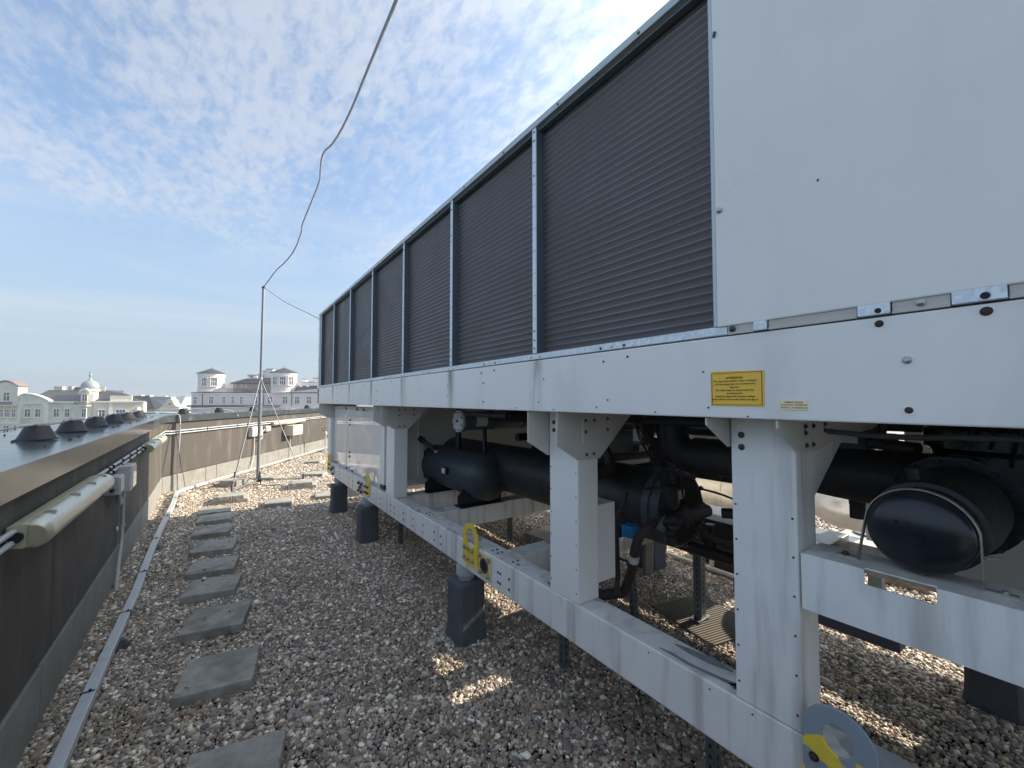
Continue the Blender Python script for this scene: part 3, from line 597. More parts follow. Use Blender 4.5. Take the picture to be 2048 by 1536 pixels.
# ------------------------------------------------------------------ mast with tripod
ma = empty('lightning_mast', (.60, 9.76, .03), 'tall slim grey metal mast on a tripod, standing on slabs near the far wall', 'mast')
B0 = Vector((.600, 9.76, .05)); T0 = Vector((.621, 9.763, 4.0))
MB().cyl(B0, B0*.52+T0*.48, .030, n=16).build('lower_tube', ALU, ma)
MB().cyl(B0*.52+T0*.48, T0, .024, n=16).build('upper_tube', ALU, ma)
MB().lathe(B0*.52+T0*.48-Vector((0,0,.05)), (0,0,1), [(0,.036),(.05,.036)], 16).build('collar', BOLTS, ma)
MB().lathe(T0-Vector((0,0,.01)), (0,0,1), [(0,.030),(.03,.032),(.045,.02)], 14).build('cap', BOLTM, ma)
AT = Vector((.607, 9.764, 2.14))
MB().lathe(AT-Vector((0,0,.03)), (0,0,1), [(0,.042),(.06,.042)], 16).build('collar', BOLTS, ma)
for F_ in (Vector((.15, 8.62, .14)), Vector((1.34, 9.16, .14)), Vector((.22, 10.16, .14))):
    u = (F_-AT); MB().cyl(AT+u*.01, F_, .0085, n=10).build('leg', ALU, ma)
    MB().cyl(B0+Vector((0,0,.05)), F_-Vector((0,0,.01)), .011, n=10).build('brace', ALU, ma)
    MB().lathe(F_-Vector((0,0,.02)), (0,0,1), [(0,.014),(.11,.014)], 8).build('foot_bolt', BOLTM, ma)
MB().lathe(B0+Vector((.03,-.01,.0)), (0,0,1), [(0,.03),(.05,.055),(.07,.03),(.22,.012)], 8).build('clamp', BOLTM, ma)
MB().tube(smoothpath([B0+Vector((.04,0,.06)), B0+Vector((.05,-.1,-.02)), B0+Vector((.0,-.25,-.03))],2), .010, 8).build('earth_lead', BLACK, ma)
MB().tube(smoothpath([B0+Vector((.06,-.35,-.03)), (1.0, 9.35, .03), (1.35, 9.9, .035), (1.62, 10.3, .075)],2), .009, 8).build('earth_wire', ALU, ma)

WIREP = [(.61, 1.45, 3.57), (.645, 1.893, 3.644), (.685, 2.196, 3.76), (.731, 2.703, 3.883), (.76, 3.211, 3.945), (.78, 3.719, 4.033), (.786, 4.126, 4.126), (.771, 4.332, 4.186), (.775, 4.534, 4.211), (.817, 4.831, 4.232), (.864, 5.128, 4.255), (.855, 5.737, 4.208), (.863, 6.543, 4.198), (.889, 6.59, 4.199), (.889, 7.346, 4.116), (.824, 8.058, 4.097), (.743, 8.668, 4.11), (.686, 9.375, 4.084), (.644, 9.729, 4.058), (.621, 9.763, 4.03)]
MB().tube(smoothpath([(.3, -2.5, 3.3)]+WIREP, 1), .0095, 8).build('overhead_wire', ROPE, label='thick kinked grey wire sagging across the sky from overhead to the mast top', cat='wire')
MB().tube(smoothpath([(.63, 9.765, 4.02), (.865, 9.159, 3.68), (1.053, 8.535, 3.43), (1.173, 7.914, 3.23), (1.262, 7.31, 3.03)], 2), .0065, 8).build('thin_wire', ROPE, label='thin wire drooping from the mast top to the corner of the machine', cat='wire')

# ------------------------------------------------------------------ plinths with isolators
pl = empty('support_plinth', (1.465, 2.66, 0), 'grey felt-wrapped plinth nearest the camera, under the machine by the big yellow lug', 'plinth', 'grey plinths carrying the machine')
def plinth_parts(e, x, y, hgt=.415, w_=.105):
    mb = MB(); c = .022
    def oct_(w2, z): return [(x-w2+c, y-w2, z), (x+w2-c, y-w2, z), (x+w2, y-w2+c, z), (x+w2, y+w2-c, z), (x+w2-c, y+w2, z), (x-w2+c, y+w2, z), (x-w2, y+w2-c, z), (x-w2, y-w2+c, z)]
    rings = [(w_+.014, -.02), (w_+.010, .03), (w_+.005, .07), (w_+.002, .14), (w_, hgt-.02), (w_-.008, hgt)]
    vs = []; fs = []
    for w2, z in rings: vs += oct_(w2, z)
    for i in range(len(rings)-1):
        for k in range(8): fs.append((i*8+k, i*8+(k+1) % 8, (i+1)*8+(k+1) % 8, (i+1)*8+k))
    fs.append(tuple(range(7, -1, -1))); fs.append(tuple((len(rings)-1)*8+k for k in range(8)))
    mb.add(vs, fs); mb.build('block', RUBBER, e, bevel=.004)
    mb = MB(); mb.obox((x+.02, y-w_-.001, hgt/2+.06), (.0012, 0, 0), (0, .0012, 0), (0, 0, hgt/2-.07)); mb.build('seam', BLACKF, e)
    ISO = mat('isolator_housing', (.42, .47, .50), .35, var=.04, vs=9)
    MB().lathe((x, y, hgt-.003), (0, 0, 1), [(0, .055), (.035, .06), (.038, .072), (.10, .072), (.108, .066), (.119, .066)], 32).build('isolator', ISO, e)
plinth_parts(pl, 1.465, 2.66)
PLN = [(1.465, 5.13, 'grey plinth second along the machine, at the left of the bolted yellow lug'), (1.475, 6.70, 'farthest grey plinth of the near row, at the machine corner'), (1.465, .35, 'grey plinth under the near rail, below the half painted lug'),
       (3.54, .37, 'grey plinth on the far side at the right, beneath the raised beam'), (3.61, 2.66, 'grey plinth of the far row, opposite the big yellow lug'), (3.61, 5.13, 'grey plinth of the far row toward the far end'), (3.61, 6.70, 'last grey plinth of the far row')]
for x, y, lb in PLN: dup(pl, (x, y, 0), lb)

# ================================================================== THE CHILLER
ch = empty('chiller', (2.5, 3.3, .53), 'long white rooftop chiller with dark coil panels above an open frame of tanks', 'chiller')
XB, XR, XF = 1.255, 1.40, 3.70          # band face, rail/column face, far side outer face
Y0, Y1 = -1.9, 7.30
ZT, ZB0, ZB1 = 3.107, 1.645, 1.895
def P(mb, name, m, bevel=0, parent=ch, **k): return mb.build(name, m, parent, bevel=bevel, **k)
# top band / drip tray
ycuts = [Y0, .0, 4.42, 6.02, Y1]
for a, b in zip(ycuts, ycuts[1:]): P(MB().box(XB, XB+.02, a+.0012, b-.0012, ZB0, ZB1), 'band_panel', BAND, .004)
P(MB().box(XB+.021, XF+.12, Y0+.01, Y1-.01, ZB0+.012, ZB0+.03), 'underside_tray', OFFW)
P(MB().box(XF+.125, XF+.145, Y0, Y1, ZB0, ZB1), 'band_panel', WHITE, .004)
# galvanised sill strip
P(MB().box(XB+.004, XB+.05, .643, Y1-.12, ZB1+.004, ZB1+.034), 'sill_strip', GALV, .003)
# coils, mullions, recess sides
MUL = [1.590+.917*k for k in range(7)]; pitch = .917
def coil(y0, y1, x, z0, z1):
    mb = MB(); per = .0305; z = z0; prof = []
    while z < z1:
        for q, dx in ((0, 0), (.30, .0003), (.42, .0024), (.5, .0032), (.6, .0016), (.75, .0002)): prof.append((min(z+q*per, z1), dx))
        z += per
    prof.append((z1, 0)); vs = []; 
    for zz, dx in prof: vs += [(x-dx, y0, zz), (x-dx, y1, zz)]
    n = len(prof); fs = [(2*i+1, 2*i, 2*i+2, 2*i+3) for i in range(n-1)]
    o = len(vs); vs += [(x+.05, y0, z0), (x+.05, y1, z0), (x+.05, y0, z1), (x+.05, y1, z1)]; fs += [(o, o+1, o+3, o+2)]
    mb.add(vs, fs, True); return mb
edges = [.67]+MUL
CX_ = XB+.045
for i, (a, b) in enumerate(zip(edges, edges[1:])):
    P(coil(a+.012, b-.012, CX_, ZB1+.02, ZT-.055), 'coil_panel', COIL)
    side = MB().box(XB+.003, CX_+.012, b-.0135, b-.010, ZB1+.034, ZT-.05)
    if i < 7:
        P(MB().box(XB+.003, CX_+.002, b-.018, b-.0155, ZB1+.036, ZT-.046), 'recess_side', GALVD)
# one more narrow bay before the end post
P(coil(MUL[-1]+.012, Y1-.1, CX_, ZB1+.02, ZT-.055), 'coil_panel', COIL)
hb = MB(); hs = MB()
for y in MUL:
    P(MB().box(XB-.001, XB+.003, y-.0150, y+.0150, ZB1+.036, ZT-.036), 'mullion', GALV if False else mat('pale_mullion', (.80, .88, .98), .4, .05, .03, 12), .001)
    for z in (ZB1+.06, ZB1+.10, ZB1+.145, ZT-.10, ZT-.055, ZT-.28):
        hb.lathe((XB-.0015, y, z), (-1, 0, 0), [(0, .0052), (.002, .0045)], 8)
    for k in range(9):
        z = ZB1+.21+k*.113
        for dy in (-.007, .007): hs.lathe((XB-.0015, y+dy, z), (-1, 0, 0), [(0, .0026), (.0012, .002)], 6)
P(hb, 'mullion_bolts', BOLTM, kind='stuff'); P(hs, 'mullion_rivets', BOLTM, kind='stuff')
# top rail, soffit, roof sheet
TOPR = mat('top_rail_metal', (.50, .58, .60), .4, .3, .05, 8)
P(MB().box(XB-.002, XB+.012, .664, Y1, ZT-.032, ZT), 'top_rail', TOPR, .002)
P(MB().box(XB+.012, CX_+.06, .664, Y1-.02, ZT-.053, ZT-.046), 'soffit', GALVD)
P(MB().box(XB+.013, XF+.13, .664, Y1-.02, ZT-.03, ZT-.004), 'roof_sheet', WHITE)
tb = MB()
for k in range(15): tb.lathe((XB-.002, .95+k*.4585, ZT-.020), (-1, 0, 0), [(0, .0065), (.003, .005)], 8)
P(tb, 'top_rail_bolts', BOLTM, kind='stuff')
sb_ = MB()
for k in range(7):
    y = 1.59+.917*k
    for dy, r_ in ((-.035, .004), (.035, .004), (-.43, .0065), (-.55, .0065), (-.49, .003)): sb_.lathe((XB+.0035, y+dy, ZB1+.016), (-1, 0, 0), [(0, r_), (.002, r_*.8)], 8)
P(sb_, 'sill_bolts', BOLTM, kind='stuff')
# end post and end panel at the far end
P(MB().box(XB+.0, XB+.11, Y1-.085, Y1+.012, ZB0, ZT-.001), 'end_post', WHITE, .004)
P(MB().box(XB+.115, XF+.14, Y1-.015, Y1+.008, ZB1, ZT-.005), 'end_panel', WHITE, .003)
P(MB().box(XB+.115, XF+.14, Y1-.015, Y1+.008, ZB0, ZB1-.003), 'band_panel', WHITE, .003)
# inner lining so nothing shows through
P(MB().box(CX_+.055, CX_+.065, .68, Y1-.03, ZB1, ZT-.06), 'inner_baffle', BLACK)
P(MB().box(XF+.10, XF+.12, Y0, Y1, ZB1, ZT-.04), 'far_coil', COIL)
# big blank panel at the near end
P(MB().box(XB-.004, XB+.022, Y0, .670, ZB1+.030, 3.62), 'blank_panel', WHITE, .004, label='large plain white side panel')
P(MB().box(XB-.001, XB+.010, .6705, .682, ZB1+.034, ZT-.04), 'panel_edge_strip', TOPR)
P(MB().box(XB+.03, XF+.14, Y0, .66, ZB1+.03, 3.60), 'enclosure_core', WHITE)
fl_ = MB(); FLG = mat('cream_flange', (.55, .54, .50), .45, var=.06, vs=8)
for a, b in ((.565, .640), (.327, .525), (.17, .263), (-.1, .0905), (-1.8, -.2)):
    q = MB().box(XB+.001, XB+.007, a, b, ZB1+.003, ZB1+.030); q.box(XB-.002, XB+.002, a, b, ZB1+.003, ZB1+.010); P(q, 'flange_strip', FLG, .001)
for a, b in ((.527, .563), (.265, .325), (.092, .168)):
    P(MB().box(XB-.006, XB+.010, a, b, ZB1+.004, ZB1+.032), 'galvanised_clip', GALV, .002)
# round bolts on the near band and panel
for y, z, r_, m in ((.2865, 1.909, .0062, HOLE), (.121, 1.910, .0072, HOLE)): P(MB().lathe((XB-.0055, y, z), (-1, 0, 0), [(0, r_), (.002, r_)], 20), 'slotted_hole', m)
STAIN = mat('rust_run', (.50, .40, .29), .5, var=.12, vs=30)
for y, z, r_, m in ((.2865, 1.879, .0068, RUST), (.121, 1.879, .0075, RUST), (.241, 1.677, .0060, RUST)):
    P(MB().lathe((XB, y, z), (-1, 0, 0), [(0, r_*1.25), (.0015, r_*1.2), (.0015, r_), (.0045, r_*.9), (.005, r_*.5)], 16), 'rusty_bolt', m)
P(MB().lathe((XB, .241, 1.790), (-1, 0, 0), [(0, .0085), (.003, .0085), (.008, .004)], 16), 'push_rivet', BOLTS)
P(MB().lathe((XB-.004, .655, 2.29), (-1, 0, 0), [(0, .009), (.004, .009), (.008, .004)], 16), 'quarter_turn_lock', BOLTS)
P(MB().lathe((XB+.001, .625, 1.915), (-1, 0, 0), [(0, .010), (.004, .010), (.007, .005)], 6), 'bracket_bolt', BOLTM)
P(MB().lathe((XB+.001, .215, 1.915), (-1, 0, 0), [(0, .008), (.004, .008), (.007, .004)], 16), 'bracket_bolt', BOLTS)
P(MB().obox((XB-.0045, .397, 2.271), (.0008, 0, 0), (0, .0022, 0), (0, 0, .003)), 'paint_chip', BOLTM)
P(MB().obox((XB-.006, .660, 2.86), (.002, 0, 0), (0, .004, .003), (0, -.002, .008)), 'broken_clip', BOLTM)
bb = MB()
for y, z, r_ in ((.72,1.79,.0032),(.705,1.676,.0032),(.586,1.652,.0025),(1.02,1.865,.005),(1.14,1.855,.005),(.90,1.657,.003),(1.12,1.70,.004),(1.18,1.67,.0035),(1.45,1.656,.003),(1.52,1.80,.004),(1.56,1.69,.0035),(1.96,1.868,.006),(2.10,1.86,.006),(2.08,1.80,.006),(2.08,1.69,.006),(1.75,1.66,.003),(2.5,1.66,.003),(2.55,1.73,.004),(2.55,1.80,.004),(3.05,1.66,.003),(3.05,1.78,.0035),(3.45,1.87,.006),(3.7,1.87,.006),(3.6,1.66,.003),(4.2,1.66,.004),(4.15,1.79,.006),(4.15,1.69,.006),(4.35,1.86,.006),(4.6,1.86,.006),(5.1,1.86,.006),(5.6,1.86,.006),(5.9,1.69,.007),(5.9,1.80,.007),(5.9,1.86,.007),(6.8,1.70,.006),(7.15,1.67,.007),(7.15,1.78,.007)):
    bb.lathe((XB, y, z), (-1, 0, 0), [(0, r_), (.003, r_*.8)], 8)
P(bb, 'band_bolts', BOLTM, kind='stuff')
eb = MB()
for z in (1.66, 1.85, 2.05, 2.35, 2.6, 2.85, 3.02): 
    for dy in (-.08, .005): eb.lathe((XB, Y1+dy, z), (-1, 0, 0), [(0, .007), (.004, .006)], 8)
P(eb, 'post_bolts', BOLTM, kind='stuff')

# stickers with their writing
def text(lines, m, name, yl, ztop, lh, size, center_y, parent):
    vs = []; fs = []
    for i, s in enumerate(lines):
        if not s: continue
        sz = size*(1.15 if i == 0 else 1)
        cu = bpy.data.curves.new('t', 'FONT'); cu.body = s; cu.size = sz; cu.align_x = 'CENTER'; cu.resolution_u = 1
        cu.offset = sz*(.03 if i == 0 else .018)
        o = bpy.data.objects.new('t', cu); COL.objects.link(o); dg = bpy.context.evaluated_depsgraph_get(); me = bpy.data.meshes.new_from_object(o.evaluated_get(dg))
        k = len(vs)
        for v in me.vertices: vs.append((XB-.0035, center_y-v.co.x, ztop-lh*i+v.co.y-sz*.7))
        for p in me.polygons: fs.append(tuple(k+j for j in p.vertices))
        bpy.data.objects.remove(o); bpy.data.curves.remove(cu); bpy.data.meshes.remove(me)
    b = MB(); b.add(vs, fs); return b.build(name, m, parent)
s1 = P(MB().prism([(XB-.0008, .695, 1.683), (XB-.0008, .540, 1.681), (XB-.0008, .539, 1.785), (XB-.0008, .693, 1.789)], (-.0012, 0, 0)), 'warning_sticker', STICKY)
text(['ATTENTION', 'The evaporator and the water condenser', 'coil drain plugs have been removed for', 'shipment.', 'The drain plugs are placed inside the', 'electrical panel.', 'Install the plugs with a proper sealing', 'before fill the system with water and glycol.'], INK, 'sticker_text', 0, 1.770, .0093, .0076, .622, s1)
bd = MB()
for a in ((.691, .545, 1.7825, 1.7815), (.691, .545, 1.6865, 1.6855)): bd.box(XB-.0032, XB-.0022, a[1], a[0], a[3], a[2])
for y in (.691, .545): bd.box(XB-.0032, XB-.0022, y-.0006, y+.0006, 1.6855, 1.7825)
bd.build('sticker_border', INK, s1)
s2 = P(MB().box(XB-.002, XB-.0008, .436, .500, 1.673, 1.699), 'drain_sticker', STICKW)
text(['SCARICO  ACQUA', 'WATER DRAIN - ENTLEERUNG', 'VIDANGE  -  CONDENSADOR'], INK, 'sticker_text', 0, 1.696, .0075, .0046, .4665, s2)

# base rails
RZ0, RZ1 = .531, .724
for x in (XR, XF-.14):
    P(MB().box(x, x+.14, Y0, 7.22, RZ0, RZ1), 'base_rail', RAILP, .007, seg=3)
P(MB().box(XR+.141, XF-.141, 7.08, 7.22, RZ0, RZ1-.003), 'cross_beam', RAILP, .005)
for y in (5.5, 4.08, 3.32, 2.10, -.4, -1.8):
    P(MB().box(XR+.141, XF-.141, y-.0, y+.15, RZ0+.02, RZ1-.002), 'cross_beam', RAILP, .006)
# columns with gussets
cols = [(.520, .711), (1.442, 1.650), (4.03, 4.27), (6.98, 7.2)]
def gusset(y, t, rev, short=False):
    """folded plate at a column head: wider than the column, tapering down to it"""
    x0 = XB+.006; pts = [(x0, ZB0-.002), (x0, 1.488 if not short else 1.62), (XR-.008, 1.412 if not short else 1.543), (XR+.145, 1.410 if not short else 1.54)]
    pts += [(XR+.41, ZB0-.002)] if not short else [(XR+.33, 1.572), (XR+.70, 1.585), (XR+.98, ZB0-.002)]
    return MB().prism([(x, y, z) for x, z in pts], (0, t, 0))
for i, (a, b) in enumerate(cols):
    P(MB().box(XR, XR+.14, a, b, RZ1+.001, ZB0-.004), 'column', RAILP if i == 0 else WHITE, .006, seg=3)
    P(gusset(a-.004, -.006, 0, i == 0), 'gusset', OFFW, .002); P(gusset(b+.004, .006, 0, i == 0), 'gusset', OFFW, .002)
    P(MB().box(XF-.14, XF, a, b, RZ1+.001, ZB0-.004), 'column', WHITE, .006)
    if i == 0: P(MB().prism([(XR+.139, a+.002, 1.60), (XR+.139, a+.002, 1.395), (1.567, a+.002, 1.413), (1.79, a+.002, 1.552), (1.79, a+.002, 1.60)], (0, .004, 0)), 'gusset_wing', RAILP)
    g = MB()
    for x, z in ((XR+.045, 1.60), (XR+.105, 1.60), (XR+.045, 1.545), (XR+.20, 1.605), (XR+.20, 1.55), (XR+.05, 1.435), (XR+.10, 1.435)):
        if i == 0: z = min(1.625, z*.35+1.04+.02); 
        g.bolt((x, a-.011, z), (0, -1, 0), .0058)
    P(g, 'gusset_bolts', DKGREY, kind='stuff')
    r_ = MB()
    for z in np.linspace(RZ1+.05, ZB0-.3, 6):
        r_.lathe((XR, a+.013, z), (-1, 0, 0), [(0, .0036), (.002, .003)], 8); r_.lathe((XR, b-.012, z+.01), (-1, 0, 0), [(0, .0036), (.002, .003)], 8)
    P(r_, 'column_rivets', BOLTM, kind='stuff')
    c = MB(); 
    for z in (1.585, 1.545): c.bolt((XR, b-.035, z), (-1, 0, 0), .0072, .004)
    P(c, 'column_bolts', BOLTM, kind='stuff')
P(MB().box(XR+.145, XR+.30, 1.475, 1.60, .775, 1.165), 'side_box', WHITE, .003)
P(MB().box(XR+.02, XR+.028, 1.4315, 1.4365, 1.49, 1.60), 'slot_strip', WHITE)
# rail bolts
rb = MB()
for y in (.9, 2.02, 2.115, 2.14, 2.95, 3.07, 3.30, 3.52, 3.75, 4.0, 4.12, 4.45, 4.7, 5.6, 5.8, 6.25, 6.45):
    for z in (.585, .645) if y > 2 else ():
        rb.bolt((XR, y, z), (-1, 0, 0), .0058, .004)
for y in (2.05, 2.22, 2.28, 2.50, 3.28, 3.34, 4.0, 4.05, 4.9, 5.8):
    for x in (XR+.05, XR+.085): rb.bolt((x, y, RZ1), (0, 0, 1), .0058, .004)
for y in (.66, .80, 1.05): rb.lathe((XR, y, .70), (-1, 0, 0), [(0, .003), (.002, .003)], 8)
P(rb, 'rail_bolts', RUST, kind='stuff')
# lifting lugs
def lug(yc, zc, w_, htop, zbot, m, boltm, name='lifting_lug', hr=None):
    hr = hr or w_*.52; mb = MB(); n = 24; x = XR-.0015; out = []
    for k in range(n+1): a_ = math.pi*k/n; out.append((yc+w_*math.cos(a_), zc+w_*math.sin(a_)))
    out += [(yc-w_, zbot), (yc+w_, zbot)]
    # plate with a round eye: fan between outline and hole
    N_ = 48; ring = []; hole = []
    for k in range(N_):
        an = 2*math.pi*k/N_; dx, dz = math.cos(an), math.sin(an)
        if dz >= 0: r_o = w_
        else: r_o = min(w_/max(abs(dx), 1e-6), (zc-zbot)/max(abs(dz), 1e-6))
        ring.append((yc+dx*r_o, zc+dz*r_o)); hole.append((yc+dx*hr, zc+dz*hr*1.15))
    vs = []; 
    for X_ in (x, x-.010): 
        vs += [(X_, a_, b_) for a_, b_ in ring]; vs += [(X_, a_, b_) for a_, b_ in hole]
    fs = []
    for k in range(N_):
        j = (k+1) % N_; fs += [(k, N_+k, N_+j, j), (2*N_+k, 2*N_+j, 3*N_+j, 3*N_+k), (k, j, 2*N_+j, 2*N_+k), (N_+j, N_+k, 3*N_+k, 3*N_+j)]
    mb.add(vs, fs); o = P(mb, name, m, .0015)
    return o
l1 = lug(2.470, .762, .100, 0, .582, YEL, BOLTM, hr=.056)
for dy in (.075, .022, -.035):
    for z in (.688, .621): MB().bolt((XR-.012, 2.470+dy, z), (-1, 0, 0), .0105, .014).build('bolt', BOLTS, l1)
pt = MB().box(XR-.009, XR-.001, 2.215, 2.362, .560, .708)
p1_ = P(pt, 'anchor_plate', mat('cream_yellow_plate', (.80, .66, .28), .5, var=.1, vs=20, tex=grime(.5, (.40, .30, .10), 25)), .008)
MB().lathe((XR-.0095, 2.290, .638), (-1, 0, 0), [(0, .048), (.004, .048), (.004, .038), (.001, .036), (.001, .001)], 28).build('flange_ring', DKGREY, p1_)
MB().lathe((XR-.0100, 2.290, .638), (-1, 0, 0), [(0, .034), (.002, .034)], 28).build('hole', BLACK, p1_)
for y, z in ((2.338, .690), (2.338, .585), (2.238, .685), (2.238, .585)): MB().bolt((XR-.009, y, z), (-1, 0, 0), .0105, .014).build('bolt', BOLTS, p1_)
l2 = lug(4.915, .762, .095, 0, .582, YEL, BOLTM, hr=.054)
for dy in (.06, .01, -.045):
    for z in (.621, .688): MB().bolt((XR-.012, 4.915+dy, z), (-1, 0, 0), .0105, .02).build('bolt', BOLTM, l2)
p2_ = P(MB().box(XR-.009, XR-.001, 5.10, 5.30, .560, .708), 'anchor_plate', FLG, .006)
for y, z in ((5.14, .68), (5.14, .59), (5.26, .68), (5.26, .59), (5.20, .635)): MB().bolt((XR-.009, y, z), (-1, 0, 0), .016, .02).build('bolt', BOLTM, p2_)
l3 = lug(7.02, .762, .095, 0, .582, YEL, BOLTM, hr=.054)
for z in (.621, .688): MB().bolt((XR-.012, 7.0, z), (-1, 0, 0), .014, .02).build('bolt', BOLTM, l3)
p3_ = P(MB().box(XR-.009, XR-.001, 6.68, 6.86, .560, .708), 'anchor_plate', FLG, .006)
for y, z in ((6.72, .67), (6.72, .58), (6.82, .63)): MB().bolt((XR-.009, y, z), (-1, 0, 0), .016, .02).build('bolt', BOLTM, p3_)
l4 = lug(.434, .770, .084, 0, .545, YELWORN, RUST, hr=.036)
for y, z in ((.490, .693), (.438, .680), (.385, .675), (.49, .60), (.438, .60)): MB().bolt((XR-.012, y, z), (-1, 0, 0), .0085, .010).build('bolt', RUST, l4)
l4['label'] = 'yellow lifting lug half painted over in grey'
# far side lug, seen under the oil vessel
fl5 = P(MB().box(XF-.145-.010, XF-.142, .28, .46, .60, .90), 'anchor_plate', YEL, .004)
for y in (.31, .37, .43): MB().bolt((XF-.155, y, .66), (-1, 0, 0), .011, .012).build('bolt', BOLTM, fl5)

# strokes of grey touch-up paint on the near rail
TUP = mat('grey_touch_up', (.20, .225, .26), .6, var=.2, vs=25, tex=grime(.5, (.40, .41, .42), 18))
def stroke(pts, ws, z=RZ1+.0006):
    L_ = []; R_ = []
    for i, (x, y) in enumerate(pts):
        a_ = Vector(pts[max(i-1, 0)]); b_ = Vector(pts[min(i+1, len(pts)-1)]); d = (b_-a_).normalized(); n_ = Vector((d.y, -d.x))
        L_.append((x+n_.x*ws[i], y+n_.y*ws[i], z)); R_.append((x-n_.x*ws[i], y-n_.y*ws[i], z))
    n = len(L_); mb = MB(); mb.add(L_+R_, [(i, i+1, n+i+1, n+i) for i in range(n-1)]); return mb
P(stroke([(1.428, 1.02), (1.434, .97), (1.430, .90), (1.440, .83), (1.452, .76), (1.470, .70), (1.480, .66)], [.003, .008, .009, .008, .011, .014, .004]), 'touch_up_paint', TUP)
P(stroke([(1.470, .745), (1.462, .728), (1.468, .712), (1.45, .7115)], [.004, .03, .045, .05]), 'touch_up_paint', TUP)
P(stroke([(1.50, 1.00), (1.505, .93), (1.515, .86), (1.52, .78)], [.004, .018, .024, .006]), 'touch_up_paint', TUP)
P(stroke([(1.44, 1.72), (1.455, 1.69), (1.45, 1.655)], [.006, .028, .022]), 'touch_up_paint', TUP)
P(stroke([(1.45, 2.02), (1.455, 2.0), (1.45, 1.985)], [.004, .012, .004]), 'touch_up_paint', TUP)
# raised beam at the near end
rbx0, rbx1 = XR-.002, XR+.146; z0, z1 = 1.096, 1.252; ys0, ys1 = .232, .368; zs = 1.212
mb = MB()
outl = [(Y0, z0), (.512, z0), (.512, z1), (ys1, z1-.008), (ys1, zs+.008), (ys1-.008, zs), (ys0+.008, zs), (ys0, zs+.008), (ys0, z1-.008), (Y0, z1)]
# front web as strips round the slot, then top and bottom flanges
mb.box(rbx0, rbx0+.006, ys1, .5115, z0, z1-.004); mb.box(rbx0, rbx0+.006, Y0, ys0, z0, z1-.004); mb.box(rbx0, rbx0+.006, ys0, ys1, z0, zs)
mb.box(rbx0, rbx1, Y0, .5115, z0-.004, z0)
mb.prism([(rbx0, Y0, z1-.004), (rbx0, ys0, z1-.004), (rbx0+.016, ys0, z1-.004), (rbx0+.016, ys1, z1-.004), (rbx0, ys1, z1-.004), (rbx0, .5115, z1-.004), (rbx1, .5115, z1-.004), (rbx1, Y0, z1-.004)], (0, 0, .004))
P(mb, 'raised_beam', RAILP, label='raised white beam with a cut-out slot')
P(MB().box(rbx0-.0005, rbx0+.004, .50, .5125, z0, z1), 'beam_end', WHITE)

# oil vessel with its strap (axis across the machine)
vc = Vector((0, .272, 1.362)); r = .104
v = P(MB().dome((1.425, vc.y, vc.z), (2.15, vc.y, vc.z), r, .40, 48), 'oil_vessel', BLACKP)
MB().lathe((1.4265, vc.y+.0, vc.z-.012), (-1, 0, 0), [(-.002, .020), (.004, .018), (.004, .012), (.008, .010)], 20).build('plug', BLACKP, v)
for dy in (.012, .034): MB().lathe((1.4305, vc.y+dy, vc.z+.025), (-1, 0, 0), [(0, .005), (.004, .003)], 10).build('stud', BLACKP, v)
MB().lathe((1.545, vc.y, vc.z), (1, 0, 0), [(0, .108), (.004, .116), (.10, .118), (.22, .126), (.34, .126), (.36, .118), (.40, .117)], 40).build('sleeve', BLACKF, v)
MB().lathe((1.60, vc.y+.03, vc.z+.105), (-.1, .1, 1), [(0, .014), (.04, .014)], 12).build('stub', BLACKF, v)
MB().lathe((1.93, vc.y, vc.z), (1, 0, 0), [(0, .155), (.022, .155), (.026, .150), (.03, .155), (.055, .155)], 32).build('flange', BLACKP, v)
for k in range(14):
    an = 2*math.pi*k/14; MB().bolt((1.93, vc.y+.142*math.cos(an), vc.z+.142*math.sin(an)), (-1, 0, 0), .010, .02).build('bolt', BLACKP, v)
sx = 1.472; st_ = MB(); R2 = .1085; cpts = [(vc.y+.128, 1.255)]
for k in range(25):
    an = R(10+160*k/24); cpts.append((vc.y+R2*math.cos(an), vc.z+R2*math.sin(an)))
cpts.append((vc.y-.110, 1.255)); vs = []; 
for y, z in cpts: vs += [(sx-.010, y, z), (sx+.010, y, z)]
n = len(cpts); fs = [(2*i, 2*i+1, 2*i+3, 2*i+2) for i in range(n-1)]
q = MB(); q.add(vs, fs, True); q.box(sx-.007, sx+.007, vc.y+.126, vc.y+.172, 1.2525, 1.256); q.box(sx-.007, sx+.007, vc.y-.158, vc.y-.108, 1.2525, 1.256)
so = P(q, 'strap', mat('worn_strap', (.40, .39, .33), .45, .5, .15, 40)); md = so.modifiers.new('solid', 'SOLIDIFY'); md.thickness = .003; md.offset = 1
MB().bolt((sx, vc.y+.155, 1.257), (0, 0, 1), .0075, .008).build('bolt', RUST, so); MB().bolt((sx, vc.y-.140, 1.257), (0, 0, 1), .0065, .006).build('bolt', BOLTS, so)
MB().tube([(sx-.004, vc.y-.112, 1.33), (sx+.03, vc.y-.13, 1.325)], .004, 8).build('strap_screw', BOLTS, so)

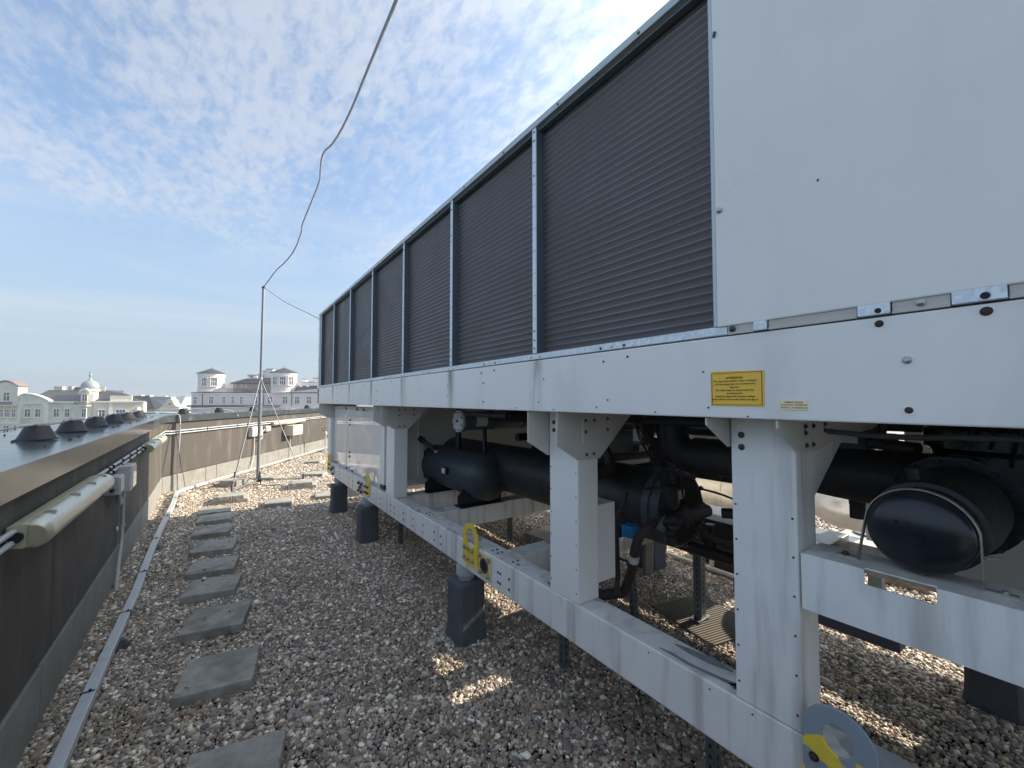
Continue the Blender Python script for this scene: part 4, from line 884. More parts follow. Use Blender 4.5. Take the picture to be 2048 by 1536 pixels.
# compressor body above and behind the vessel
cb = P(MB().lathe((2.12, .18, 1.50), (0, 0, 1), [(-.20, .14), (-.17, .17), (.02, .17), (.04, .19), (.10, .19), (.13, .16)], 28), 'compressor_body', BLACKP)
cmp2 = MB(); cmp2.lathe((2.28, .34, 1.40), (.3, -1, 0), [(0, .13), (.02, .16), (.05, .16), (.06, .13), (.5, .14), (.52, .17), (.6, .17), (1.6, .15)], 24); P(cmp2, 'compressor_motor', BLACKF)
for a_, b_, r_ in (((1.98, .36, 1.53), (2.04, .50, 1.535), .022), ((1.93, .02, 1.50), (2.1, -.03, 1.52), .035)): P(MB().cyl(a_, b_, r_, n=14), 'valve_stub', BLACKF)
for k in range(5): P(MB().cyl((1.95+.02*k, -.02-.02*k, 1.36+.03*k), (2.05+.02*k, -.01, 1.20+.03*k), .012, n=8), 'hose_end', BLACKF)

# suction pipe: elbow down from above, then along the machine
px_, pz = 2.05, 1.41
ep = [Vector((px_, 1.36, 1.68)), Vector((px_, 1.36, 1.55))]+arc((px_, 1.26, 1.51), (0, 1, 0), (0, 0, -1), .10, 0, 90, 8)+[Vector((px_, 1.20, pz))]
P(MB().tube(ep, .082, 24), 'suction_elbow', BLACKF)
P(MB().tube([(px_, 1.225, pz), (px_, .80, pz)], .091, 28), 'suction_pipe', BLACKF)
P(MB().tube([(px_, .80, pz), (px_, .62, pz-.004), (px_+.02, .44, pz-.01), (px_+.03, .26, pz-.01)], [.089, .100, .108, .110], 28), 'suction_pipe', BLACKF)
P(MB().obox((px_-.088, .66, pz+.035), (.001, 0, 0), (0, .016, 0), (0, 0, .004)), 'pipe_label', PAPER)
lt = P(MB().lathe((px_+.10, .86, pz+.085), (0, 0, 1), [(0, .042), (.018, .042), (.018, .036), (.0, .036)], 24), 'lime_cap_ring', LIME)

# evaporator: big insulated shell lying along the machine, flanged head at its near end
ev = Vector((2.25, 0, 1.05)); re = .215
e_ = P(MB().lathe((ev.x, 1.52, ev.z), (0, 1, 0), [(0, re*.96), (.01, re), (3.1, re), (3.25, re*.9), (3.33, re*.6), (3.36, .02)], 48), 'evaporator_shell', BLACKF)
MB().lathe((ev.x, 1.44, ev.z), (0, 1, 0), [(0, re*.99), (.008, re*1.05), (.055, re*1.05), (.06, re*1.0), (.075, re*1.0), (.08, re*1.05), (.125, re*1.05), (.13, re*.97)], 48).build('head_flange', DKGREY, e_)
hd = MB().lathe((ev.x, 1.425, ev.z), (0, 1, 0), [(0, re*.93), (.014, re*.97)], 48).build('head_cover', mat('ribbed_black_cover', (.028, .026, .025), .65, var=.3, vs=20, bump=.5, bs=60, aniso=(1, 1, .08)), e_)
rib = MB()
for k in range(-9, 10):
    x = ev.x+k*.021; hh = math.sqrt(max(re*.9*re*.9-(k*.021)**2, 0)); rib.box(x-.004, x+.004, 1.419, 1.4255, ev.z-hh, ev.z+hh)
rib.build('cover_ribs', hd.data.materials[0], e_, kind='stuff')
for y in (1.70, 2.05, 2.5): MB().lathe((ev.x, y, ev.z), (0, 1, 0), [(0, re+.001), (.006, re+.004), (.03, re+.004), (.036, re+.001)], 40).build('insulation_band', BLACKF, e_)
for y in (2.12, 4.15): MB().prism([(ev.x-.2, y, RZ1), (ev.x+.2, y, RZ1), (ev.x+.24, y, .9), (ev.x-.24, y, .9)], (0, .02, 0)).build('saddle', BLACKP, e_)

# liquid receiver on its two saddles
rc = Vector((2.0, 0, .987)); rr_ = .205
SH = mat('shell_dark_blue_grey', (.040, .050, .062), .5, var=.14, vs=7, bump=.04, bs=50)
t_ = P(MB().dome((rc.x, 3.10, rc.z), (rc.x, 4.50, rc.z), rr_, .62, 56), 'receiver_tank', SH)
for y in (3.275, 3.42, 4.3): MB().lathe((rc.x, y, rc.z), (0, 1, 0), [(0, rr_+.0004), (.002, rr_+.0022), (.006, rr_+.0022), (.008, rr_+.0004)], 56).build('weld_seam', SH, t_)
MB().box(rc.x-rr_-.035, rc.x-rr_+.01, 3.62, 3.70, .985, 1.045).build('name_plate_bracket', BLACKP, t_)
MB().box(rc.x-rr_-.0375, rc.x-rr_-.0355, 3.625, 3.695, .99, 1.04).build('name_plate', PAPER, t_)
sf = Vector((rc.x-.12, 4.10, rc.z+.17)); 
MB().cyl(sf, sf+Vector((-.10, .10, .10)), .026, .024, 12).build('relief_valve', mat('brown_fitting', (.07, .055, .045), .55, .3, .2, 20), t_)
MB().cyl(sf+Vector((-.10, .10, .10)), sf+Vector((-.135, .135, .135)), .034, .030, 12).build('relief_cap', BLACK, t_)
MB().box(sf.x-.03, sf.x+.01, sf.y-.05, sf.y-.03, sf.z-.02, sf.z+.005).build('tag', PAPER, t_)
for y in (3.36, 4.10):
    w2 = .235
    MB().prism([(rc.x-w2, y, RZ1+.001), (rc.x+w2, y, RZ1+.001), (rc.x+w2, y, .86), (rc.x+.17, y, .93), (rc.x+.06, y, .80), (rc.x-.06, y, .80), (rc.x-.13, y, .90), (rc.x-.16, y, .90), (rc.x-w2, y, .82)], (0, .016, 0)).build('saddle', BLACKP, t_)
    MB().box(rc.x-w2, rc.x+w2, y-.06, y+.08, RZ1, RZ1+.008).build('saddle_foot', BLACKP, t_)
for p_, q_, r_ in (((2.02, 3.85, 1.15), (2.02, 3.85, 1.66), .030), ((2.08, 3.42, 1.12), (2.08, 3.42, 1.42), .022)): P(MB().cyl(p_, q_, r_, n=14), 'riser_pipe', BLACKF)
P(MB().lathe((2.02, 3.85, 1.49), (1, -.2, 0), [(-.02, .035), (.05, .035), (.055, .05), (.075, .05), (.08, .03), (.13, .03)], 12), 'riser_valve', DKGREY)
# filter drier with its bolted cover
fy = 3.40; fz = 1.505
fd = P(MB().lathe((1.80, fy, fz), (1, .0, 0), [(0, .098), (.012, .104), (.03, .104), (.034, .088), (.90, .088), (.95, .06)], 40), 'filter_shell', mat('filter_grey', (.10, .105, .115), .4, var=.12, vs=6))
MB().lathe((1.775, fy, fz), (1, 0, 0), [(0, .10), (.003, .103), (.023, .103)], 40).build('cover_plate', mat('white_cover', (.66, .68, .70), .4, var=.05, vs=12), fd)
for k in range(8):
    an = 2*math.pi*(k+.5)/8; MB().bolt((1.775, fy+.088*math.cos(an), fz+.088*math.sin(an)), (-1, 0, 0), .008, .012).build('bolt', BOLTS, fd)
MB().lathe((1.774, fy, fz), (-1, 0, 0), [(0, .010), (.014, .009)], 6).build('centre_bolt', BOLTM, fd)
MB().lathe((2.13, fy, fz), (1, 0, 0), [(0, .0885), (.004, .093), (.022, .093), (.026, .0885)], 40).build('clamp_band', DKGREY, fd)
MB().lathe((2.48, fy, fz), (1, 0, 0), [(0, .0885), (.004, .093), (.022, .093), (.026, .0885)], 40).build('clamp_band', DKGREY, fd)
q = MB(); vs = []; 
for k in range(9):
    an = R(150+60*k/8); vs += [(1.92, fy+.0895*math.sin(an-R(90))*1.0, fz+.0895*math.cos(an-R(90))*0), (2.04, 0, 0)]
lab = MB(); vs = []
for k in range(9):
    an = R(-35+70*k/8); vs += [(1.93, fy-.0893*math.cos(an), fz+.0893*math.sin(an)), (2.05, fy-.0893*math.cos(an), fz+.0893*math.sin(an))]
lab.add(vs, [(2*i, 2*i+1, 2*i+3, 2*i+2) for i in range(8)], True); lab.build('filter_label', PAPER, fd)
# small piping around the second column
def pipe(pts, r_, m, name='pipe', it=2, par=ch): return MB().tube(smoothpath(pts, it), r_, 12).build(name, m, par)
pipe([(2.05, 1.95, 1.66), (2.06, 1.92, 1.48), (2.08, 1.85, 1.33), (2.04, 1.80, 1.25), (1.93, 1.80, 1.235), (1.80, 1.82, 1.23), (1.70, 1.84, 1.225)], .032, COPPERI, 'liquid_line')
pipe([(1.80, 1.95, 1.31), (2.6, 1.90, 1.30)], .028, DKGREY, 'header_pipe', 0)
pipe([(2.6, 1.80, 1.24), (1.9, 1.82, 1.23)], .030, COPPERI, 'header_pipe', 0)
pipe([(1.71, 1.84, 1.24), (1.70, 1.84, 1.0)], .03, BLACKF, 'riser_pipe', 0)
for k in range(12):
    an = 2*math.pi*k/12; MB().bolt((ev.x+re*1.0*math.cos(an)*.97, 1.426, ev.z+re*.97*math.sin(an)), (0, -1, 0), .011, .014).build('bolt', DKGREY, e_)
pipe([(2.10, 1.46, 1.22), (2.08, 1.40, 1.30), (2.12, 1.36, 1.42), (2.3, 1.4, 1.6)], .014, COPPERI, 'thin_line')
pipe([(2.36, 1.42, .93), (2.42, 1.30, .85), (2.6, 1.2, .82)], .016, COPPERI, 'thin_line')
for k in range(4): pipe([(1.90+.05*k, 1.50, 1.66), (1.92+.04*k, 1.50-.02*k, 1.50), (1.98+.02*k, 1.46, 1.38-.02*k), (2.05, 1.42, 1.28)], .0045, BLACK, 'control_cable')
P(MB().box(1.98, 2.08, 1.50, 1.58, 1.44, 1.56), 'terminal_box', DKGREY, .004)
P(MB().box(1.975, 1.979, 1.51, 1.57, 1.46, 1.53), 'terminal_label', PAPER)
pipe([(2.02, 1.36, 1.02), (1.90, 1.38, 1.04), (1.83, 1.42, .99), (1.82, 1.45, .88), (1.86, 1.50, .74), (1.86, 1.56, .62)], .026, COPPERI, 'liquid_line')
pipe([(1.88, 1.55, 1.18), (1.86, 1.56, 1.09), (1.82, 1.57, 1.04), (1.82, 1.57, .90), (1.82, 1.56, .72), (1.80, 1.56, .62)], .014, COPPERI, 'thin_line')
pipe([(1.86, 1.56, .62), (1.72, 1.66, .60), (1.56, 1.78, .59)], .028, COPPERI, 'liquid_line')
P(MB().lathe((1.826, 1.458, .83), (-.2, -.25, 1), [(0, .0275), (.035, .0275)], 14), 'pipe_tag', PAPER)
ba = P(MB().obox((1.945, 1.575, .945), (.038, .008, 0), (-.008, .036, 0), (0, 0, .034)), 'blue_actuator', BLUE, .006)
MB().lathe((1.94, 1.538, .945), (-.2, -1, 0), [(0, .022), (.006, .020)], 20).build('actuator_dial', BLUE, ba)
P(MB().obox((1.925, 1.66, .925), (.02, 0, 0), (0, .04, 0), (0, 0, .028)), 'actuator_base', BLACK)
va = MB(); va.lathe((1.93, 1.33, 1.07), (1, .0, -.04), [(-.05, .02), (0, .055), (.05, .062), (.10, .045), (.12, .07), (.14, .07), (.15, .04), (.30, .04), (.40, .035)], 20)
P(va, 'expansion_valve', BLACKF)
P(MB().lathe((1.98, 1.33, 1.10), (-.2, -.1, 1), [(0, .03), (.06, .045), (.13, .04), (.15, .02)], 16), 'valve_head', BLACKF)
P(MB().obox((1.90, 1.32, 1.05), (.02, -.01, .03), (.01, .003, 0), (.03, .0, -.02)), 'valve_bracket', mat('grey_bracket', (.22, .21, .20), .5, .4, .2, 30), .003)
pipe([(2.25, 1.20, 1.08), (2.35, 1.05, 1.085), (2.45, .95, 1.09)], .028, BLACKF, 'outlet_pipe')
P(MB().lathe((2.36, 1.05, 1.10), (0, 0, 1), [(0, .02), (.03, .025), (.04, .012), (.07, .04), (.11, .042), (.13, .02), (.17, .016)], 14), 'pressure_gauge', BLACKF)
pipe([(2.36, 1.05, 1.26), (2.37, 1.0, 1.30), (2.38, .93, 1.25), (2.36, .88, 1.05)], .005, BLACK, 'gauge_cable')
pipe([(1.95, 1.48, 1.20), (2.1, 1.30, 1.23), (2.25, 1.15, 1.18), (2.33, 1.07, 1.10)], .006, BLACK, 'gauge_cable')
pipe([(1.75, 1.72, 1.66), (1.77, 1.70, 1.5), (1.76, 1.69, 1.38), (1.75, 1.70, 1.30)], .006, BLACK, 'hanging_cable')
pipe([(1.62, 1.7, .95), (1.72, 1.66, .86), (1.86, 1.6, .80), (1.95, 1.55, .76)], .006, BLACK, 'loose_cable')
pipe([(1.92, 1.62, .90), (1.90, 1.64, .83), (1.83, 1.68, .76), (1.7, 1.75, .73)], .004, PVC, 'loose_cable')
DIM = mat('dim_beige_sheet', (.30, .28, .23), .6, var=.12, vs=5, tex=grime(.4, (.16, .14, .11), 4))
def taped(p_, q_, r_, name='insulated_pipe', n_t=3, m_=None):
    p_, q_ = Vector(p_), Vector(q_); o_ = P(MB().cyl(p_, q_, r_, n=16), name, m_ or BLACKF); d_ = q_-p_
    for k in range(n_t):
        c_ = p_+d_*((k+.6)/n_t); MB().lathe(c_, d_, [(0, r_*1.02), (.004, r_*1.07), (.030, r_*1.07), (.034, r_*1.02)], 16).build('tape_band', BLACK, o_)
    return o_
taped((2.42, .55, 1.58), (2.42, 3.2, 1.58), .055, n_t=6); taped((2.62, .55, 1.50), (2.62, 2.6, 1.50), .040, n_t=5); taped((1.80, .72, 1.60), (1.80, 1.36, 1.60), .022, n_t=2)
taped((2.75, 1.0, .66), (2.75, 3.2, .66), .045, n_t=5); taped((2.60, 1.75, .70), (2.60, 1.75, 1.25), .03, n_t=2); taped((2.95, 1.35, .72), (2.95, 1.35, 1.5), .05, n_t=3); taped((2.3, .62, 1.64), (2.3, .62, 1.18), .028, n_t=2)
taped((1.78, 2.6, 1.58), (1.78, 3.25, 1.58), .024, n_t=2); taped((2.2, 3.05, 1.36), (3.4, 3.05, 1.36), .035, n_t=4)
def valve(x, y, z, s_=1.0, m_=BLACKF):
    o_ = P(MB().lathe((x, y, z-.05*s_), (0, 0, 1), [(0, .03*s_), (.02*s_, .036*s_), (.06*s_, .036*s_), (.065*s_, .022*s_), (.10*s_, .022*s_), (.105*s_, .014*s_), (.13*s_, .014*s_)], 14), 'shutoff_valve', m_)
    MB().lathe((x, y, z+.078*s_), (0, 0, 1), [(0, .028*s_), (.012*s_, .028*s_)], 8).build('valve_cap', DKGREY, o_); return o_
valve(2.42, .95, 1.50, 1.2); valve(2.75, 1.55, .75, 1.1); valve(2.52, 1.13, 1.03, 1.0); valve(2.02, 1.36, 1.13, .8, DKGREY); valve(1.93, 1.30, .98, .7); valve(2.62, 1.7, 1.42, 1.0)
for k in range(7):
    a_ = random.uniform(0, 1); pipe([(1.88+a_*.5, 1.50, 1.65), (1.92+a_*.4, 1.48-.1*a_, 1.50), (1.96+.25*a_, 1.42, 1.34+.04*k), (2.0+.2*a_, 1.38, 1.2-.03*k), (2.1+.15*a_, 1.33, 1.10)], .0035+.001*(k % 3), BLACK, 'control_cable')
for k in range(5):
    pipe([(1.75+.03*k, .02+.05*k, 1.62), (1.85+.03*k, .04+.05*k, 1.56), (1.98, .06+.05*k, 1.50-.02*k), (2.1, .08+.06*k, 1.46)], .005, BLACK, 'control_cable')
pipe([(1.62, .55, 1.60), (1.66, .35, 1.585), (1.72, .15, 1.60), (1.74, -.2, 1.59)], .009, DKGREY, 'conduit_hose')
P(MB().box(2.05, 2.22, .52, .66, 1.50, 1.63), 'terminal_box', DKGREY, .006)
P(MB().box(2.03, 2.033, .54, .60, 1.53, 1.59), 'terminal_label', PAPER)
sg = P(MB().lathe((2.30, 1.425, 1.00), (0, -1, 0), [(0, .03), (.02, .03), (.024, .024), (.024, .001)], 18), 'thermowell', DKGREY)
P(MB().box(2.16, 2.24, 1.414, 1.4165, 1.12, 1.17), 'head_label', PAPER)
# panels behind, on the far side of the frame; many added to block sun
P(MB().box(3.50, 3.54, 2.588, 3.155, .97, 1.64), 'back_blocking_panel', WHITE, .003)
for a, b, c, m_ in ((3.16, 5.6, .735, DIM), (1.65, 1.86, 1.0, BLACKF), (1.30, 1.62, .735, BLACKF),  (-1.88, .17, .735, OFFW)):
    P(MB().box(3.50, 3.54, a, b, c, 1.64), 'back_blocking_panel', m_, .003)
P(MB().prism([(3.50, 1.863, 1.0), (3.50, 2.585, 1.0), (3.50, 2.585, 1.34), (3.50, 2.44, 1.325), (3.50, 1.863, 1.17)], (.04, 0, 0)), 'back_blocking_panel', BLACKF)  # added; slanted gap above it shapes the sun patch on the gravel
P(MB().prism([(3.50, 1.863, 1.415), (3.50, 2.41, 1.358), (3.50, 2.585, 1.373), (3.50, 2.585, 1.64), (3.50, 1.863, 1.64)], (.04, 0, 0)), 'back_blocking_panel', BLACKF)
P(MB().box(3.50, 3.54, .20, 1.27, 1.12, 1.36), 'back_blocking_panel', BLACKF, .003)
P(MB().box(3.50, 3.54, .20, 1.27, 1.50, 1.64), 'back_blocking_panel', BLACKF, .003)
P(MB().box(3.50, 3.54, 1.06, 1.27, 1.363, 1.497), 'back_blocking_panel', BLACKF, .003)
P(MB().box(3.02, 3.45, .98, 2.6, .50, .80), 'sun_block_box', DKGREY, .004)  # added box that keeps sun off the gravel, not a drain
P(MB().box(3.02, 3.45, -1.2, .40, .50, .715), 'sun_block_box', DKGREY, .004)  # second added box, also stopping low sun under the machine
P(MB().box(2.55, 3.0, .55, 1.30, .54, .62), 'lower_tray', DKGREY, .004)
P(MB().prism([(2.3, .70, 1.642), (3.0, .70, 1.642), (2.9, .70, 1.42), (2.55, .70, 1.38)], (0, .02, 0)), 'hanger_plate', OFFW)
P(MB().box(2.30, 2.33, 1.15, 1.21, 1.47, 1.64), 'hanger_strap', OFFW)
P(MB().box(2.40, 3.40, 2.62, 3.1, 1.18, 1.62), 'oil_cooler', BLACKF, .02)
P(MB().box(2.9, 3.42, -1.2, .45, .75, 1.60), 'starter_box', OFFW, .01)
# white enclosure between the far end post and the third column
P(MB().box(XR+.055, XF-.2, 4.50, 6.97, RZ1+.004, 1.615), 'cabinet_body', GLOSSW, .004)
P(MB().box(XR+.045, XR+.053, 5.962, 6.93, RZ1+.035, 1.57), 'cabinet_door', GLOSSW, .003)
P(MB().box(XR+.045, XR+.053, 4.62, 5.955, RZ1+.035, 1.57), 'cabinet_door', GLOSSW, .003)
P(MB().box(XR+.040, XR+.12, 4.46, 4.60, RZ1+.05, 1.575), 'cabinet_post', WHITE, .003)
P(MB().box(XR+.036, XR+.13, 4.44, 4.58, RZ1+.003, RZ1+.052), 'post_shoe', BLACK, .003)
P(MB().box(XR+.03, XR+.052, 4.5, 6.93, 1.578, 1.60), 'door_rail', FLG)
hi = MB()
for y in (4.8, 5.25, 5.55, 6.15): hi.obox((XR+.034, y, 1.585), (.012, 0, 0), (0, .012, 0), (0, 0, .020))
for y, z in ((5.96, 1.42), (5.96, 1.36), (5.96, .98), (5.96, .92)): hi.lathe((XR+.044, y, z), (-1, 0, 0), [(0, .014), (.010, .013)], 10)
for y in (5.15, 5.75, 6.05, 6.7): hi.lathe((XR+.035, y, RZ1+.03), (-1, 0, 0), [(0, .016), (.016, .014)], 10)
P(hi, 'latches', BOLTM, kind='stuff')
P(MB().box(XR+.14, XR+1.5, 4.34, 4.36, RZ1+.1, 1.63), 'partition', OFFW)
P(MB().box(XR+.36, XR+.42, 4.28, 4.33, RZ1+.1, 1.60), 'partition_post', OFFW)

# ------------------------------------------------------------------ things around the machine
def strut(x, y, z0, z1, label, tilt=0, capm=None, w_=.022):
    e = empty('strut_post', (x, y, z0), label, 'post', 'galvanised strut posts under the machine')
    SG = mat('strut_steel', (.16, .20, .22), .45, .5, .12, 20)
    mb = MB(); t = .003; pr = [(-w_, -w_), (w_, -w_), (w_, w_), (w_*.5, w_), (w_*.5, w_-t), (w_-t, w_-t), (w_-t, -w_+t), (-w_+t, -w_+t), (-w_+t, w_-t), (-w_*.5, w_-t), (-w_*.5, w_), (-w_, w_)]
    mb.prism([(x+a_, y+b_, z0) for a_, b_ in pr], (tilt, 0, z1-z0)); mb.build('channel', SG, e)
    h = MB(); z = z0+.05
    while z < z1-.05: h.obox((x+tilt*(z-z0)/(z1-z0), y-w_-.0006, z), (.0055, 0, 0), (0, .0004, 0), (0, 0, .009)); h.obox((x-w_-.0006+tilt*(z-z0)/(z1-z0), y, z), (.0004, 0, 0), (0, .0055, 0), (0, 0, .009)); z += .045
    h.build('slots', HOLE, e, kind='stuff')
    if capm: MB().box(x+tilt-w_-.002, x+tilt+w_+.002, y-w_-.002, y+w_+.002, z1-.03, z1+.006).build('end_cap', capm, e)
    return e
e = strut(3.03, 1.80, .03, .83, 'tall galvanised post standing on a ribbed plate behind the second column', w_=.032); 
MB().obox((3.03, 1.80, .034), (.08, 0, 0), (0, .04, 0), (0, 0, .004)).build('base_foot', BOLTS, e)
for dx in (-.06, .06): MB().bolt((3.03+dx, 1.80, .038), (0, 0, 1), .010, .02).build('bolt', RUST, e)
strut(2.66, 2.12, .0, .44, 'slanting galvanised post with a green cap behind the second column', -.04, GREEN)
strut(1.81, 2.0, .0, .50, 'perforated post under the near rail, left of the second column')
strut(1.80, 1.02, .0, .50, 'perforated post under the near rail at the bottom edge, beside the near column')
strut(1.74, 4.75, .0, .53, 'dim post in the shade under the rail, between the two nearer plinths')
strut(1.72, 5.75, .0, .53, 'dim post in the shade under the rail, between the two farther plinths')
strut(2.85, 4.1, .0, .53, 'post seen through the frame beneath the receiver tank')
strut(3.95, 2.75, .0, .45, 'short post on the far side under the evaporator head')
def plate(x, y, a, lab_, sx=.30, sy=.26):
    e = empty('ribbed_plate', (x, y, .0), lab_, 'plate', 'ribbed plastic plates on the gravel'); mb = MB(); n = 26; pr = []
    RP = mat('ribbed_plastic', (.15, .135, .11), .7, var=.12, vs=9, tex=grime(.4, (.13, .11, .08), 5))
    c_, s_ = math.cos(R(a)), math.sin(R(a)); 
    prof = [(-sx, 0)]
    for i in range(n):
        x0 = -sx+2*sx*i/n; dx = 2*sx/n; prof += [(x0, .022), (x0+dx*.55, .022), (x0+dx*.55, .016), (x0+dx*.98, .016)]
    prof += [(sx, 0)]
    mb.prism([(x+u*c_+sy*s_, y+u*s_-sy*c_, h) for u, h in prof], (-2*sy*s_, 2*sy*c_, 0)); mb.build('board', RP, e); return e
plate(3.10, 1.80, 78, 'brown ribbed plate under the tall post behind the near column')
plate(3.95, 1.12, 80, 'pale ribbed plate in the sun, right of the near column under the raised beam', .22, .16)

# insulated ducts and equipment behind the machine
du = empty('insulated_duct', (4.6, 2.5, .65), 'fat cream metal-clad duct in the sun behind the machine, left of the near column', 'duct')
MB().cyl((4.6, 1.75, .68), (4.6, 6.5, .68), .30, n=40).build('jacket', JACKET, du)
for y in (2.3, 3.2, 4.1, 5.0): MB().lathe((4.6, y, .68), (0, 1, 0), [(0, .301), (.006, .306), (.014, .306), (.02, .301)], 40).build('jacket_seam', JACKET, du)
SILV = mat('silver_jacket', (.60, .61, .62), .36, .55, .1, 6, bump=.2, bs=9, tex=grime(.25, (.36, .33, .28), 6))
d2 = empty('silver_pipe', (4.35, .9, .70), 'silver-clad pipe with an elbow behind the machine, right of the near column', 'pipe')
MB().tube([(5.6, 1.45, .74), (4.75, 1.46, .74)]+arc((4.75, 1.26, .74), (0, 1, 0), (-1, 0, 0), .20, 0, 90, 6)+[Vector((4.55, 1.0, .74)), Vector((4.55, -.6, .74))], .18, 32).build('jacket', SILV, d2)
for y in (.95, .75, .2): MB().lathe((4.55, y, .74), (0, -1, 0), [(0, .181), (.005, .186), (.013, .186), (.018, .181)], 32).build('jacket_seam', SILV, d2)
d3 = empty('silver_pipe', (4.1, .1, .5), 'upright silver-clad pipe at the right edge behind the oil vessel', 'pipe')
MB().cyl((4.15, .28, 0), (4.15, .28, 1.05), .16, n=32).build('jacket', SILV, d3)
for z in (.35, .62, .80): MB().lathe((4.15, .28, z), (0, 0, 1), [(0, .161), (.005, .166), (.013, .166), (.018, .161)], 32).build('jacket_seam', SILV, d3)
d4 = empty('silver_pipe', (4.3, .9, 1.35), 'upper silver-clad pipe end seen above the black suction pipe', 'pipe')
MB().lathe((4.05, 1.20, 1.40), (.25, -1, 0), [(0, .10), (.02, .125), (.06, .13), (.5, .13), (.52, .12)], 28).build('jacket', mat('bright_jacket', (.62, .62, .60), .3, .6, .1, 7, bump=.1, bs=10), d4)
for z in (.0,): MB().box(4.0, 4.08, .95, 1.03, 0, 1.27).build('stand', GALVD, d4)
PEDG = mat('pedestal_grey', (.30, .31, .31), .7, var=.1, vs=6)
pd = empty('roof_pedestal', (6.4, 1.6, 0), 'flat grey roof pedestal with a round cap on the gravel behind the machine', 'pedestal')
MB().box(6.1, 6.75, 1.25, 1.85, 0, .09).build('base', PEDG, pd, bevel=.01); MB().lathe((6.4, 1.58, .09), (0, 0, 1), [(0, .16), (.02, .19), (.05, .12), (.06, .02)], 28).build('cap', PEDG, pd)
MB().obox((5.15, 1.06, .045), (.10, 0, 0), (0, .17, 0), (0, 0, .045)).build('rough_block', mat('rough_brown_block', (.20, .155, .11), .9, var=.3, vs=20, bump=.8, bs=70), label='rough brown block on the gravel, glimpsed through the slot in the raised beam', cat='block', bevel=.015)
MB().obox((3.48, 2.57, .17), (.13, .02, 0), (-.003, .015, 0), (0, 0, .17)).build('grey_board', mat('grey_board', (.20, .19, .16), .8, var=.15, vs=12), label='upright grey board under the evaporator head, on the gravel', cat='board')
bk = empty('leaning_panel', (4.0, 2.3, .3), 'dark tilted panel leaning on the gravel right of the tall post', 'panel')
MB().prism([(4.25, 2.65, 0), (4.0, 2.02, 0), (4.0, 2.02, .52), (4.25, 2.5, .52)], (.03, -.02, 0)).build('dark_panel', BLACKF, bk)
MB().obox((3.97, 2.2, .28), (.015, .0, 0), (0, .018, -.0), (0, -.04, .28)).build('leg', OFFW, bk)
MB().obox((4.05, 2.2, .53), (.02, -.01, 0), (-.12, -.28, 0), (0, 0, .012)).build('top_bar', OFFW, bk)
# long white rail lying on the gravel on the far side
MB().obox((3.95, 3.2, .05), (.02, 0, 0), (0, 1.6, 0), (0, 0, .012)).build('ground_rail', PVCW, label='long white strip on the gravel on the far side, seen through the frame', cat='rail')
# hand lamp like fitting at the far end
hl = empty('roof_fitting', (2.35, 13.4, .0), 'thin stand with a ring and white fitting at the end of the far wall', 'fitting')
q0 = fw(5.75, .55, 0)
MB().cyl(q0, q0+Vector((0, 0, .55)), .022, n=10).build('stem', PVC, hl); hl.location = q0; 
for c_ in hl.children: c_.location = Vector((0, 0, .275))
WPOS[hl.name] = q0
MB().lathe(q0+Vector((0, 0, .55)), (0, 0, 1), [(0, .03), (.05, .05), (.10, .045), (.13, .03)], 14).build('body', PVCW, hl)
MB().tube([q0+Vector((.10*math.cos(a_), 0, .74+.05*math.sin(a_))) for a_ in [i*math.pi/8 for i in range(17)]], .008, 6).build('ring', BLACK, hl)

# ------------------------------------------------------------------ small weeds in the gravel
LEAF = mat('weed_leaf', (.05, .085, .025), .6, var=.35, vs=40)
wl_ = [(1.62, 1.70, 'small green weed in the gravel by the sun patch, under the near rail'), (1.95, 1.52, 'dark green weed tuft under the near rail beside the perforated post'), (2.95, 4.0, 'bright green moss tuft next to the slab under the machine'), (3.3, .95, 'weed tuft in the gravel right of the near column'), (3.1, .75, 'low weed below the raised beam'), (3.45, 2.45, 'yellowish weed tuft under the evaporator'), (2.25, 1.55, 'sparse weed near the ribbed plate')]
for x, y, lb in wl_:
    mb = MB()
    for k in range(46):
        a_ = random.uniform(0, 6.28); rr = random.uniform(0, .05); h = random.uniform(.012, .05); t_ = random.uniform(0, 6.28); s_ = random.uniform(.005, .011)
        c_ = Vector((x+rr*math.cos(a_), y+rr*math.sin(a_), h)); u = Vector((math.cos(t_), math.sin(t_), random.uniform(-.5, .5)))*s_; v_ = Vector((-math.sin(t_), math.cos(t_), random.uniform(-.4, .6)))*s_*.6
        mb.add([c_-u, c_-v_, c_+u, c_+v_], [(0, 1, 2, 3)])
    mb.build('weed', LEAF, label=lb, cat='weed', group='weeds in the gravel')

# dry leaves and straw caught in the gravel along the wall
DRY = mat('dry_leaf', (.32, .24, .10), .8, var=.4, vs=60); mb = MB()
for k in range(150):
    y = random.uniform(1.5, 9); x = -.69-.0177*y+abs(random.gauss(0, .10)) if random.random() < .6 else random.uniform(-.6, 1.3)
    c_ = Vector((x, y, .014)); t_ = random.uniform(0, 6.28); s_ = random.uniform(.006, .018); u = Vector((math.cos(t_), math.sin(t_), random.uniform(-.3, .3)))*s_; v_ = Vector((-math.sin(t_), math.cos(t_), random.uniform(-.3, .3)))*s_*random.uniform(.15, .6)
    mb.add([c_-u, c_-v_, c_+u, c_+v_], [(0, 1, 2, 3)])
mb.build('leaf_litter', DRY, kind='stuff')
